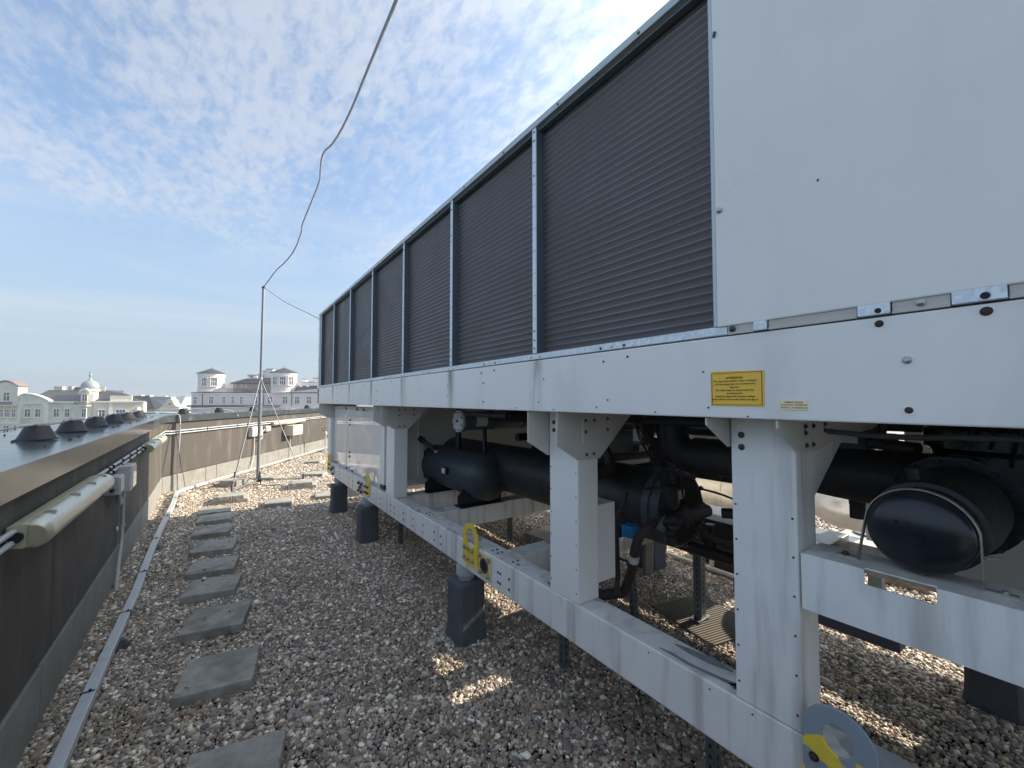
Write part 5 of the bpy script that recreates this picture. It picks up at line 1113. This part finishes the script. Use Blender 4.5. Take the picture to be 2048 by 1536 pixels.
#CITY#
# ------------------------------------------------------------------ the city beyond the parapet
Fh = Vector((math.sin(R(YAW)), math.cos(R(YAW)), 0)); Rv = Vector((math.cos(R(YAW)), -math.sin(R(YAW)), 0)); UP = Vector((0, 0, 1))
CREAM = mat('cream_stucco', (.72, .69, .57), .9, var=.14, vs=.7, tex=grime(.5, (.30, .30, .26), .45, (1, 1, .5)))
CREAM2 = mat('bright_cream_stucco', (.74, .68, .54), .9, var=.08, vs=.7)
TRIMC = mat('pale_stone_trim', (.86, .83, .70), .85, var=.08, vs=1.5)
PINK = mat('pink_render', (.88, .76, .71), .9, var=.05, vs=.5)
PINKT = mat('pale_pink_trim', (.90, .84, .78), .9, var=.04, vs=.8)
SLATE = mat('slate_roof', (.045, .050, .062), .7, var=.15, vs=1.5)
GREYW = mat('grey_render', (.10, .105, .095), .9, var=.2, vs=.6)
ROOFG = mat('grey_sheet_roof', (.26, .31, .33), .55, .1, .1, 1)
DOMEM = mat('zinc_dome', (.33, .38, .38), .6, .1, .1, 2)
PANE = mat('dark_pane', (.025, .028, .034), .12, var=.3, vs=.5)
WFR = mat('window_frame_white', (.90, .90, .88), .6, var=.03, vs=2)
CHIM = mat('chimney_render', (.50, .47, .40), .9, var=.15, vs=1)
class Fr:
    """a facade frame: O left foot at eye level, X along, N out of the wall; lengths in modules of u metres"""
    def __init__(s, O, X, u): s.O = O; s.X = X.normalized(); s.N = Vector((s.X.y, -s.X.x, 0)); s.u = u
    def p(s, x, z, d=0): return s.O+s.X*x*s.u+UP*z*s.u+s.N*d*s.u
    def box(s, mb, x0, x1, z0, z1, d0, d1): return mb.prism([s.p(x0, z0, d0), s.p(x1, z0, d0), s.p(x1, z0, d1), s.p(x0, z0, d1)], UP*(z1-z0)*s.u)
    def poly(s, mb, pts, d0, d1): return mb.prism([s.p(x, z, d0) for x, z in pts], s.N*(d1-d0)*s.u)
def window(fr, e, x0, x1, z0, z1, cols=2, arch=False, trim=True, bar=.62, tm=None):
    mb = MB(); t = .9; w_ = x1-x0
    if trim:
        fr.box(mb, x0-1.0, x0, z0-.6, z1+.8, 0, 1.2); fr.box(mb, x1, x1+1.0, z0-.6, z1+.8, 0, 1.2); fr.box(mb, x0-1.4, x1+1.4, z1, z1+1.6, 0, 1.8); fr.box(mb, x0-1.4, x1+1.4, z0-1.6, z0, 0, 2.0)
        o = mb.build('window', tm or TRIMC, e)
        mb = MB()
    else: o = None
    fr.box(mb, x0, x0+.5, z0, z1, .2, .7); fr.box(mb, x1-.5, x1, z0, z1, .2, .7); fr.box(mb, x0, x1, z0, z0+.5, .2, .7); fr.box(mb, x0, x1, z1-.5, z1, .2, .7)
    for i in range(1, cols): xx = x0+w_*i/cols; fr.box(mb, xx-.45, xx+.45, z0, z1, .2, .8)
    zz = z0+(z1-z0)*bar; fr.box(mb, x0, x1, zz-.4, zz+.4, .2, .75)
    f = mb.build('window_frame' if o else 'window', WFR, o or e)
    pb = MB(); 
    if arch: fr.poly(pb, [(x0, z0), (x1, z0), (x1, z1-w_*.3), (x1-w_*.15, z1-w_*.08), (x0+w_/2, z1), (x0+w_*.15, z1-w_*.08), (x0, z1-w_*.3)], .05, .25)
    else: fr.box(pb, x0, x1, z0, z1, .05, .25)
    pb.build('pane', PANE, o or e)
    return o
def P2(fr, e, name, m, *boxes):
    mb = MB()
    for b in boxes: fr.box(mb, *b)
    return mb.build(name, m, e)

# --- ornate cream building with a dome, left (module .122 m)
u = .122; O = Fh*100+Rv*((0-1024)*u)+UP*1.7
A = Fr(O, Rv, u)
eA = empty('tenement_house', tuple(A.p(100, -190)), 'ornate pale townhouse with a zinc onion dome, beyond the left parapet', 'building')
P2(A, eA, 'wall', CREAM, (-60, 168, -195, -5, -60, 0))
P2(A, eA, 'cornice', TRIMC, (-60, 42, -6, -3, 0, 3.5), (100, 160, -5.5, -2.5, 0, 4), (42, 100, -8, -6, 0, 3))
P2(A, eA, 'string_course', TRIMC, (-60, 44, -47, -44, 0, 3), (48, 88, -50, -47.5, 0, 4), (100, 158, -43, -41.5, 0, 2), (88, 100, -195, -6, 0, 1.6))
P2(A, eA, 'pilaster', TRIMC, (40, 48, -195, -8, 0, 2))
mb = MB(); n = 12; arcp = [(50+56*i/n, -6+17*math.sin(math.pi*(.5+i/n*.5)) if i > 0 else 11) for i in range(n+1)]
A.poly(mb, [(42, -6), (42, 9)]+[(50+56*i/n, -6+17*math.cos(math.pi/2*i/n)**.8) for i in range(n)]+[(106, -6)], -6, 1.5); mb.build('pediment', CREAM, eA)
mb = MB(); A.poly(mb, [(44, 9), (50, 11.0)]+[(50+56*i/n, -5+17*math.cos(math.pi/2*i/n)**.8) for i in range(1, n)]+[(106, -5), (106, -3.2)]+[(50+56*i/n, -3+17*math.cos(math.pi/2*i/n)**.8) for i in range(n-1, 0, -1)]+[(50, 12.8), (44, 11)], -4, 4); mb.build('pediment_moulding', TRIMC, eA)
# left gable
mb = MB(); g = [(-8, -12), (41, -12), (41, 27)]+[(41-49*i/10, 27+9*math.sin(math.pi*i/10)) for i in range(1, 10)]+[(-8, 27)]; A.poly(mb, g, -12, 4); mb.build('gable', CREAM, eA)
mb = MB(); A.poly(mb, [(44, 27)]+[(41-49*i/10, 28+9.5*math.sin(math.pi*i/10)) for i in range(0, 11)]+[(-11, 27), (-11, 28.5)]+[(41-49*i/10, 30+9.5*math.sin(math.pi*i/10)) for i in range(10, -1, -1)]+[(44, 28.5)], -13, 6); mb.build('gable_coping', mat('rusty_gable_cap', (.26, .20, .18), .8), eA)
A4 = Fr(A.p(0, 0, 4), Rv, u); window(A4, eA, 13, 26, -2, 15, 2, True)
P2(A, eA, 'balcony', TRIMC, (-10, 38, -11, -9.5, 0, 12)); mb = MB()
for k in range(25): A.box(mb, -10+k*2, -9.3+k*2, -9.5, -3.5, 11, 11.7)
A.box(mb, -10, 38, -4, -3.3, 10.8, 12); mb.build('balcony_railing', BOLTM, eA)
for x0, x1, z0, z1, c_, ar in ((1, 9, -34, -19, 2, 1), (12, 23, -34, -19, 3, 0), (26, 34, -34, -19, 2, 1), (52, 64, -34, -18, 2, 0), (73, 86, -34, -18, 2, 0), (110, 121, -34, -18, 2, 0), (132, 142, -34, -18, 2, 0),
    (11, 22, -66, -51, 2, 0), (32, 37, -64, -50, 1, 0), (52, 63, -66, -51, 2, 0), (73, 85, -66, -51, 2, 0), (110, 121, -66, -49, 2, 0), (132, 142, -66, -49, 2, 0)):
    window(A, eA, x0, x1, z0, z1, c_, bool(ar))
P2(A, eA, 'loggia_shade', CREAM, (47, 49, -50, -14, 0, 5), (88, 90, -50, -14, 0, 5))
# roofs
mb = MB(); mb.prism([A.p(42, -4, -2), A.p(42, 21, -50), A.p(42, 21, -90), A.p(42, -4, -90)], Rv*118*u); mb.build('roof', GREYW, eA)
mb = MB(); mb.add([A.p(88, -3, -1), A.p(162, -3, -1), A.p(158, 3, -10), A.p(140, 10.5, -25), A.p(88, 11, -25)], [(0, 1, 2, 3, 4)]); mb.prism([A.p(88, -4, -1), A.p(88, 10.8, -25), A.p(88, -4, -25)], Rv*60*u); mb.build('slate_slope', SLATE, eA)
for x0, x1, z0, z1 in ((50, 67, 20, 29), (80, 88, 19, 29), (108, 122, 19, 28), (126, 134, 18, 27), (137, 143, 19, 26), (146, 152, 18, 26)): P2(A, eA, 'chimney', CHIM, (x0, x1, z0, z1-1, -60, -52), (x0-.6, x1+.6, z1-1, z1, -61, -51))
P2(A, eA, 'roof_box', SLATE, (88, 108, 20, 27.5, -66, -58))
P2(A, eA, 'gable_wall', GREYW, (42, 160, 0, 21, -92, -88))
# tower
tcn = A.p(172, 0, -8); mb = MB(); mb.lathe(tcn-UP*195*u, (0, 0, 1), [(0, 13.4*u), (195*u, 13.4*u), (213*u, 13.4*u)], 8, up=(Rv*math.cos(R(22.5))+Fh*math.sin(R(22.5)))); 
tw = mb.build('tower', CREAM, eA)
for p_ in tw.data.polygons: p_.use_smooth = False
mb = MB(); mb.lathe(tcn, (0, 0, 1), [(17*u, 13.5*u), (18*u, 15.2*u), (20*u, 15.2*u), (21.5*u, 13.6*u)], 24); mb.build('tower_cornice', TRIMC, eA)
mb = MB(); mb.lathe(tcn, (0, 0, 1), [(a_*u, b_*u) for a_, b_ in ((21, 13.0), (25, 14.0), (29, 13.8), (33, 12.5), (36, 10.0), (38.5, 6.4), (40.5, 3.2), (43, 1.7), (47, 1.4))], 16); dm = mb.build('dome', DOMEM, eA)
MB().lathe(tcn, (0, 0, 1), [(a_*u, b_*u) for a_, b_ in ((47, 1.1), (48.5, 2.3), (51, 2.5), (53, 1.1), (54.5, .7), (56, 1.6), (57.5, 1.5), (58.5, .5), (60, .2))], 12).build('finial', DOMEM, dm)
T4 = Fr(A.p(0, 0, 5.2), Rv, u); window(T4, eA, 171, 181, -3, 11, 2, True); window(T4, eA, 171, 180, -34, -18, 2)
mb = MB(); T4.poly(mb, [(165, 12), (167, 18), (171, 22), (176, 23.5), (181, 22), (186, 18), (188, 12), (185, 12), (183, 16), (176, 19), (169, 16), (167, 12)], -2, 2.5); mb.build('dormer_arch', TRIMC, eA)
P2(T4, eA, 'balcony', TRIMC, (164, 189, -12, -10, 0, 9)); mb = MB()
for k in range(13): T4.box(mb, 164+k*2, 164.7+k*2, -10, -4, 8, 8.7)
T4.box(mb, 164, 189, -4.6, -4, 8, 9); mb.build('balcony_railing', BOLTM, eA)
# right wing, turned towards the sun
Wg = Fr(A.p(186, 0, -2), (Rv+Fh*.75), u); k_ = 1.32
P2(Wg, eA, 'wing_wall', CREAM2, (0, 57*k_, -195, -4, -60, 0)); P2(Wg, eA, 'wing_cornice', TRIMC, (0, 58*k_, -5, -2, -2, 4))
for x0, x1, c_ in ((6, 13, 2), (25, 36, 3), (47, 53, 2)): window(Wg, eA, x0*k_, x1*k_, -36, -20, c_, False)
P2(Wg, eA, 'wing_parapet', CREAM2, (18*k_, 43*k_, -3, 9, -8, 1)); P2(Wg, eA, 'wing_pilaster', TRIMC, (17*k_, 21*k_, -195, -4, 0, 2))
mb = MB(); mb.prism([Wg.p(0, -2, -3), Wg.p(0, 24, -40), Wg.p(0, -2, -58)], Wg.X*4*u); mb.add([Wg.p(0, -2, -3), Wg.p(57*k_, -2, -3), Wg.p(34*k_, 13, -25), Wg.p(3, 23, -38)], [(0, 1, 2, 3)]); mb.build('wing_roof', SLATE, eA)
P2(Wg, eA, 'chimney', CHIM, (3, 12, 18, 27, -36, -28))

# --- grey gabled block and the little curved white gable, centre left
eB = empty('gabled_block', tuple(A.p(300, -190)), 'dark grey gabled block with chimneys between the domed house and the pink building', 'building')
B_ = Fr(Fh*118+Rv*((0-1024)*u*1.18)+UP*1.7, Rv, u*1.18)
mb = MB(); B_.poly(mb, [(246, -190), (312, -190), (312, -18), (299, 7), (250, 8), (246, 8)], -60, 0); mb.build('wall', GREYW, eB)
mb = MB(); mb.add([B_.p(299, 7, .5), B_.p(312, -19, .5), B_.p(368, -25, 16), B_.p(355, 6.5, -20)], [(0, 1, 2, 3)]); mb.prism([B_.p(299, 6.5, 0), B_.p(312, -20, 0), B_.p(312, -20, -60), B_.p(299, 6.5, -60)], Rv*50*u); mb.build('roof', ROOFG, eB)
for x0, x1, z0, z1 in ((262, 266, 2, 9), (281, 290, 5, 10), (268, 272, 6, 10), (317, 321, 5, 8)): P2(B_, eB, 'chimney', CREAM2, (x0, x1, z0, z1, -20, -12))
P2(B_, eB, 'pilaster', GREYW, (282, 283, -190, 2, 0, 1)); P2(B_, eB, 'cornice', SLATE, (250, 300, 6.6, 8, -1, 1))
eC = empty('curved_gable_house', tuple(A.p(340, -190)), 'small white curved gable with an oval niche, just left of the autumn tree', 'building')
C_ = Fr(Fh*108+Rv*((0-1024)*u*1.08)+UP*1.7, Rv, u*1.08)
mb = MB(); gp = [(321, -32), (366, -32), (366, -20), (360, -20), (360, -14), (353, -12), (349, -8), (346, -1), (342, 2), (338, 2), (334, -1), (331, -8), (327, -12), (322, -14), (322, -19), (321, -20)]; C_.poly(mb, gp, -14, 0); mb.build('curved_gable', CREAM2, eC)
P2(C_, eC, 'cornice', TRIMC, (319, 362, -20, -17.5, 0, 2), (312, 366, -24, -22, 0, 1.6)); P2(C_, eC, 'wall', CREAM2, (312, 366, -190, -24, -40, 0))
mb = MB(); mb.lathe(C_.p(340.5, -8, -.2), C_.N, [(0, 2.4*u), (.8*u, 2.0*u)], 16); mb.build('oval_niche', mat('brick_niche', (.25, .12, .08), .9), eC)
for x in (315, 363.5): MB().lathe(C_.p(x, -25, -1), C_.N, [(0, 3.6*u), (2*u, 3.4*u)], 18).build('scroll', CREAM2, eC)
eD = empty('low_house', tuple(A.p(270, -190)), 'low flat roofed house with a little chimney, just behind the coping cones', 'building')
D_ = Fr(Fh*80+Rv*((0-1024)*u*.8)+UP*1.7, Rv, u*.8)
P2(D_, eD, 'wall', mat('greenish_render', (.33, .35, .29), .9, var=.1, vs=.6), (243, 312, -240, -27, -60, 0)); P2(D_, eD, 'roof', ROOFG, (240, 316, -27, -25, -60, 3)); P2(D_, eD, 'chimney', CREAM2, (258, 265, -25, -15, -20, -13))

# --- pink building with two round towers
v = .116; K = Fr(Fh*95+Rv*((0-1024)*v)+UP*1.7, Rv, v)
eP = empty('pink_palace', tuple(K.p(500, -195)), 'long pale pink building with two round conical roofed towers behind the mast', 'building')
P2(K, eP, 'wall', PINK, (384, 640, -205, 14, -70, 0)); P2(K, eP, 'roof_terrace', SLATE, (384, 640, 14, 15.5, -70, 1.5))
P2(K, eP, 'ledge', SLATE, (380, 562, -13.5, -10.5, 0, 6)); P2(K, eP, 'string_course', PINKT, (384, 640, -17, -14.5, 0, 2), (384, 560, 12, 14, 0, 1.6))
P2(K, eP, 'terrace_parapet', PINKT, (406, 452, 15.5, 22, -4, -2)); mb = MB()
for k in range(20): K.box(mb, 452+k*4.1, 452.5+k*4.1, 15.5, 22, -3.5, -3)
K.box(mb, 406, 532, 21.6, 22.4, -3.8, -2.8); mb.build('terrace_railing', BOLTM, eP)
for xc, w_, c_ in ((392, 6, 2), (424, 9, 3), (449, 5.5, 2), (467, 5.5, 2), (484, 5.5, 2), (513, 7, 2), (541, 9.5, 3), (571, 9.5, 3), (595.5, 9.5, 3), (619, 9.5, 3)):
    window(K, eP, xc-w_/2, xc+w_/2, -8, 6.5, c_, tm=PINKT)
for xc in (391, 396, 452, 500, 600): window(K, eP, xc-1.8, xc+1.8, -30, -20, 2, trim=True, tm=PINKT)
P2(K, eP, 'downpipe', SLATE, (406, 407, -12, 14, 0, 1), (528, 529, -12, 14, 0, 1), (584, 585, -12, 24, 0, 1))
# recessed upper storey with its dark hipped roof
P2(K, eP, 'upper_wall', PINKT, (430, 640, 15, 36, -60, -22)); P2(K, eP, 'upper_wall', mat('warm_ochre_render', (.50, .38, .28), .9), (453, 532, 16, 34, -22, -21))
for x0, x1 in ((455, 460), (467, 472), (478, 481), (502, 512)): window(Fr(K.p(0, 0, -21), Rv, v), eP, x0, x1, 18 if x1-x0 > 6 else 24, 31, 2, trim=False)
mb = MB(); mb.add([K.p(448, 35, -18), K.p(534, 35, -18), K.p(534, 47, -40), K.p(466, 45, -40)], [(0, 1, 2, 3)]); mb.prism([K.p(448, 33.5, -18), K.p(448, 35, -18), K.p(466, 45, -40), K.p(466, 33.5, -40)], Rv*86*v); mb.build('roof', SLATE, eP)
for x0, x1, z0, z1, d in ((505, 519, 44, 66, -45), (497, 505, 44, 62, -46), (468, 483, 46, 53, -42), (489, 498, 46, 54, -43), (524, 536, 46, 61, -46), (588, 594, 30, 44, -35), (594, 612, 30, 38, -36), (612, 624, 20, 46, -30), (498, 500, 44, 50, -38)):
    P2(K, eP, 'chimney', PINKT, (x0, x1, z0, z1-1.2, d-10, d)); P2(K, eP, 'chimney_cap', SLATE, (x0-.7, x1+.7, z1-1.2, z1, d-11, d+1))
for x in (474, 476): P2(K, eP, 'vent_opening', PANE, (x, x+2.6, 47, 50.5, -42, -41.6))
mb = MB(); mb.add([K.p(584, 18, -10), K.p(626, 22, -10), K.p(615, 33, -30), K.p(584, 37, -30)], [(0, 1, 2, 3)]); mb.prism([K.p(584, 18, -10), K.p(584, 37, -30), K.p(584, 18, -30)], Rv*40*v); mb.build('side_roof', SLATE, eP)
for x in (588, 602): 
    mb = MB(); q = [K.p(x, 29, -22.6), K.p(x+6, 28.6, -22.8), K.p(x+7, 26.5, -19.6), K.p(x+1, 27, -19.4)]; mb.prism(q, UP*.12); mb.build('skylight', WFR, eP)
mb = MB(); K.poly(mb, [(584, 14), (640, 14), (640, 23), (586, 17)], -4, .5); mb.build('sloping_parapet', PINK, eP)
# flowers and loungers on the terrace
mb = MB()
for k in range(60):
    x = random.uniform(482, 506); p_ = K.p(x, random.uniform(16, 20), -2.5+random.uniform(-2, 1)); t_ = random.uniform(0, 6.28); a_ = Vector((math.cos(t_), math.sin(t_), random.uniform(-.4, .4)))*.14; b_ = Vector((0, 0, .12)); mb.add([p_-a_, p_-b_, p_+a_, p_+b_], [(0, 1, 2, 3)])
mb.build('terrace_flowers', mat('terrace_flowers', (.45, .15, .12), .8, var=.4, vs=3), eP, kind='stuff')
def rtower(xc, r_, z0, z1, wins, zl, zb):
    c = K.p(xc, 0, -r_+6); 
    MB().lathe(c+UP*z0*v, (0, 0, 1), [(0, r_*v), ((z1-z0)*v, r_*v)], 40).build('round_tower', PINK, eP)
    MB().lathe(c, (0, 0, 1), [((z1-7)*v, r_*v), ((z1-6)*v, (r_+1)*v), ((z1-3)*v, (r_+1)*v), ((z1-2)*v, (r_+1.6)*v), (z1*v, (r_+1.6)*v)], 40).build('tower_cornice', PINKT, eP)
    MB().lathe(c, (0, 0, 1), [((z0+.2)*v, r_*v), ((z0+.6)*v, (r_+1)*v), ((z0+2.5)*v, (r_+1)*v), ((z0+3)*v, r_*v)], 40).build('tower_ledge', PINKT, eP)
    rf = MB().lathe(c, (0, 0, 1), [(z1*v, (r_+3.2)*v), ((z1+1)*v, (r_+3.2)*v), ((z1+11.5)*v, .4*v)], 12).build('cone_roof', SLATE, eP)
    MB().cyl(c+UP*(z1+11)*v, c+UP*(z1+15)*v, .35*v, n=6).build('roof_finial', BOLTM, rf)
    for a_, w_, c_ in wins:
        d = (Rv*math.sin(R(a_))-Fh*math.cos(R(a_))); X_ = Vector((-d.y, d.x, 0)); f = Fr(c+d*(r_*v*math.cos(math.asin(w_/2/r_)))+d*.05, X_, v)
        if f.N.dot(d) < 0: f = Fr(f.O, -X_, v)
        window(f, eP, -w_/2, w_/2, zl, zb, c_, bar=.55, tm=PINKT)
rtower(411, 22.0, 16, 53, [(6, 9, 3), (47, 10, 3)], 28, 44)
rtower(558.5, 23.2, 14, 54.5, [(-13.5, 9.5, 3), (23.5, 10, 3), (59, 9.5, 3)], 30, 46)

# --- autumn tree left of the pink building
def tree(px_, depth, ztop, zbase, rad, m, label, nleaf=1500):
    b = Fh*depth+Rv*((px_-1024)*depth/820); e = empty('autumn_tree', (b.x, b.y, -22), label, 'tree'); c = Vector((b.x, b.y, (ztop+zbase)/2)); 
    BK = mat('bark', (.08, .06, .045), .9, var=.2, vs=2)
    t = MB(); t.cyl((b.x, b.y, -22), (b.x, b.y, zbase+1), .45, .25, 8)
    for k in range(7):
        a_ = k*.9; t.cyl((b.x, b.y, zbase-.5+k*.2), (b.x+rad*.6*math.cos(a_), b.y+rad*.6*math.sin(a_), zbase+2+k*.4), .14, .04, 6)
    t.build('trunk', BK, e); mb = MB()
    cl = [Vector((random.gauss(0, rad*.45), random.gauss(0, rad*.45), random.uniform(-.4, .5)*(ztop-zbase))) for _ in range(26)]
    for k in range(nleaf):
        q = random.choice(cl)+Vector((random.gauss(0, 1), random.gauss(0, 1), random.gauss(0, .8)))*rad*.17; p_ = c+q
        n1 = Vector((random.gauss(0, 1), random.gauss(0, 1), random.gauss(0, 1))).normalized(); a_ = n1.orthogonal()*random.uniform(.12, .26); b_ = n1.cross(a_)
        mb.add([p_-a_, p_-b_, p_+a_, p_+b_], [(0, 1, 2, 3)])
    mb.build('crown', m, e)
AUT = mat('autumn_leaves', (.33, .13, .03), .8, var=.4, vs=1.2)
tree(372, 135, .2, -7, 3.6, AUT, 'orange autumn tree squeezed between the curved gable and the pink building', 2200)
# --- faded skyline
FARM = mat('far_block', (.30, .31, .32), .9, var=.1, vs=.05)
fl2 = ['faint tower block on the horizon, %s']
FAR = [(352, 20, 520, 3.0, 'left of the autumn tree'), (366, 10, 700, 6.0, 'right above the autumn tree'), (376, 12, 620, 1.5, 'touching the pink building'), (240, 16, 560, 2.0, 'behind the gap right of the domed house'), (-40, 40, 480, 4.0, 'far left'), (130, 30, 650, 4.0, 'behind the roofs of the domed house'),
       (700, 60, 600, 5.0, 'hidden behind the machine'), (-150, 60, 420, 6, 'outside on the left')]
for px_, w_, d_, z_, lb in FAR:
    b = Fh*d_+Rv*((px_-1024)*d_/820); hw = w_*d_/820/2; mb = MB(); mb.prism([b-Rv*hw+UP*-22, b+Rv*hw+UP*-22, b+Rv*hw+Fh*20+UP*-22, b-Rv*hw+Fh*20+UP*-22], UP*(z_+22+ (d_*.004)))
    mb.build('far_block', FARM, label='faint distant block on the hazy skyline, '+lb, cat='building', group='faded blocks on the skyline')
# roofs of the city between: a low carpet of house blocks
for i in range(70):
    d_ = random.uniform(150, 900); px_ = random.uniform(-700, 1900); b = Fh*d_+Rv*((px_-1024)*d_/820)
    if i == 0: CITY = MB()
    hw = random.uniform(8, 22); dp2 = random.uniform(8, 16); zt = random.uniform(-9, -.5); mb = CITY
    mb.prism([b-Rv*hw+UP*-22, b+Rv*hw+UP*-22, b+Rv*hw+Fh*dp2+UP*-22, b-Rv*hw+Fh*dp2+UP*-22], UP*(zt+22))
    r0, r1 = b-Rv*hw+UP*zt, b+Rv*hw+UP*zt; mb.prism([r0, r0+Fh*dp2, r0+Fh*dp2/2+UP*2.2], (r1-r0))
CITY.build('distant_rooftops', mat('far_roofs', (.30, .26, .23), .9, var=.3, vs=.03), kind='stuff')

# ------------------------------------------------------------------ the air
hz_ = bpy.data.materials.new('haze'); hz_.use_nodes = True; t = hz_.node_tree; t.nodes.clear()
pv_ = t.nodes.new('ShaderNodeVolumePrincipled'); pv_.inputs['Color'].default_value = (.80, .86, .95, 1); pv_.inputs['Density'].default_value = .0013; pv_.inputs['Anisotropy'].default_value = .35
mo = t.nodes.new('ShaderNodeOutputMaterial'); t.links.new(pv_.outputs[0], mo.inputs['Volume'])
hb_ = MB().box(-1230, 1230, -1230, 1230, -23, 15).build('haze', hz_, kind='stuff')
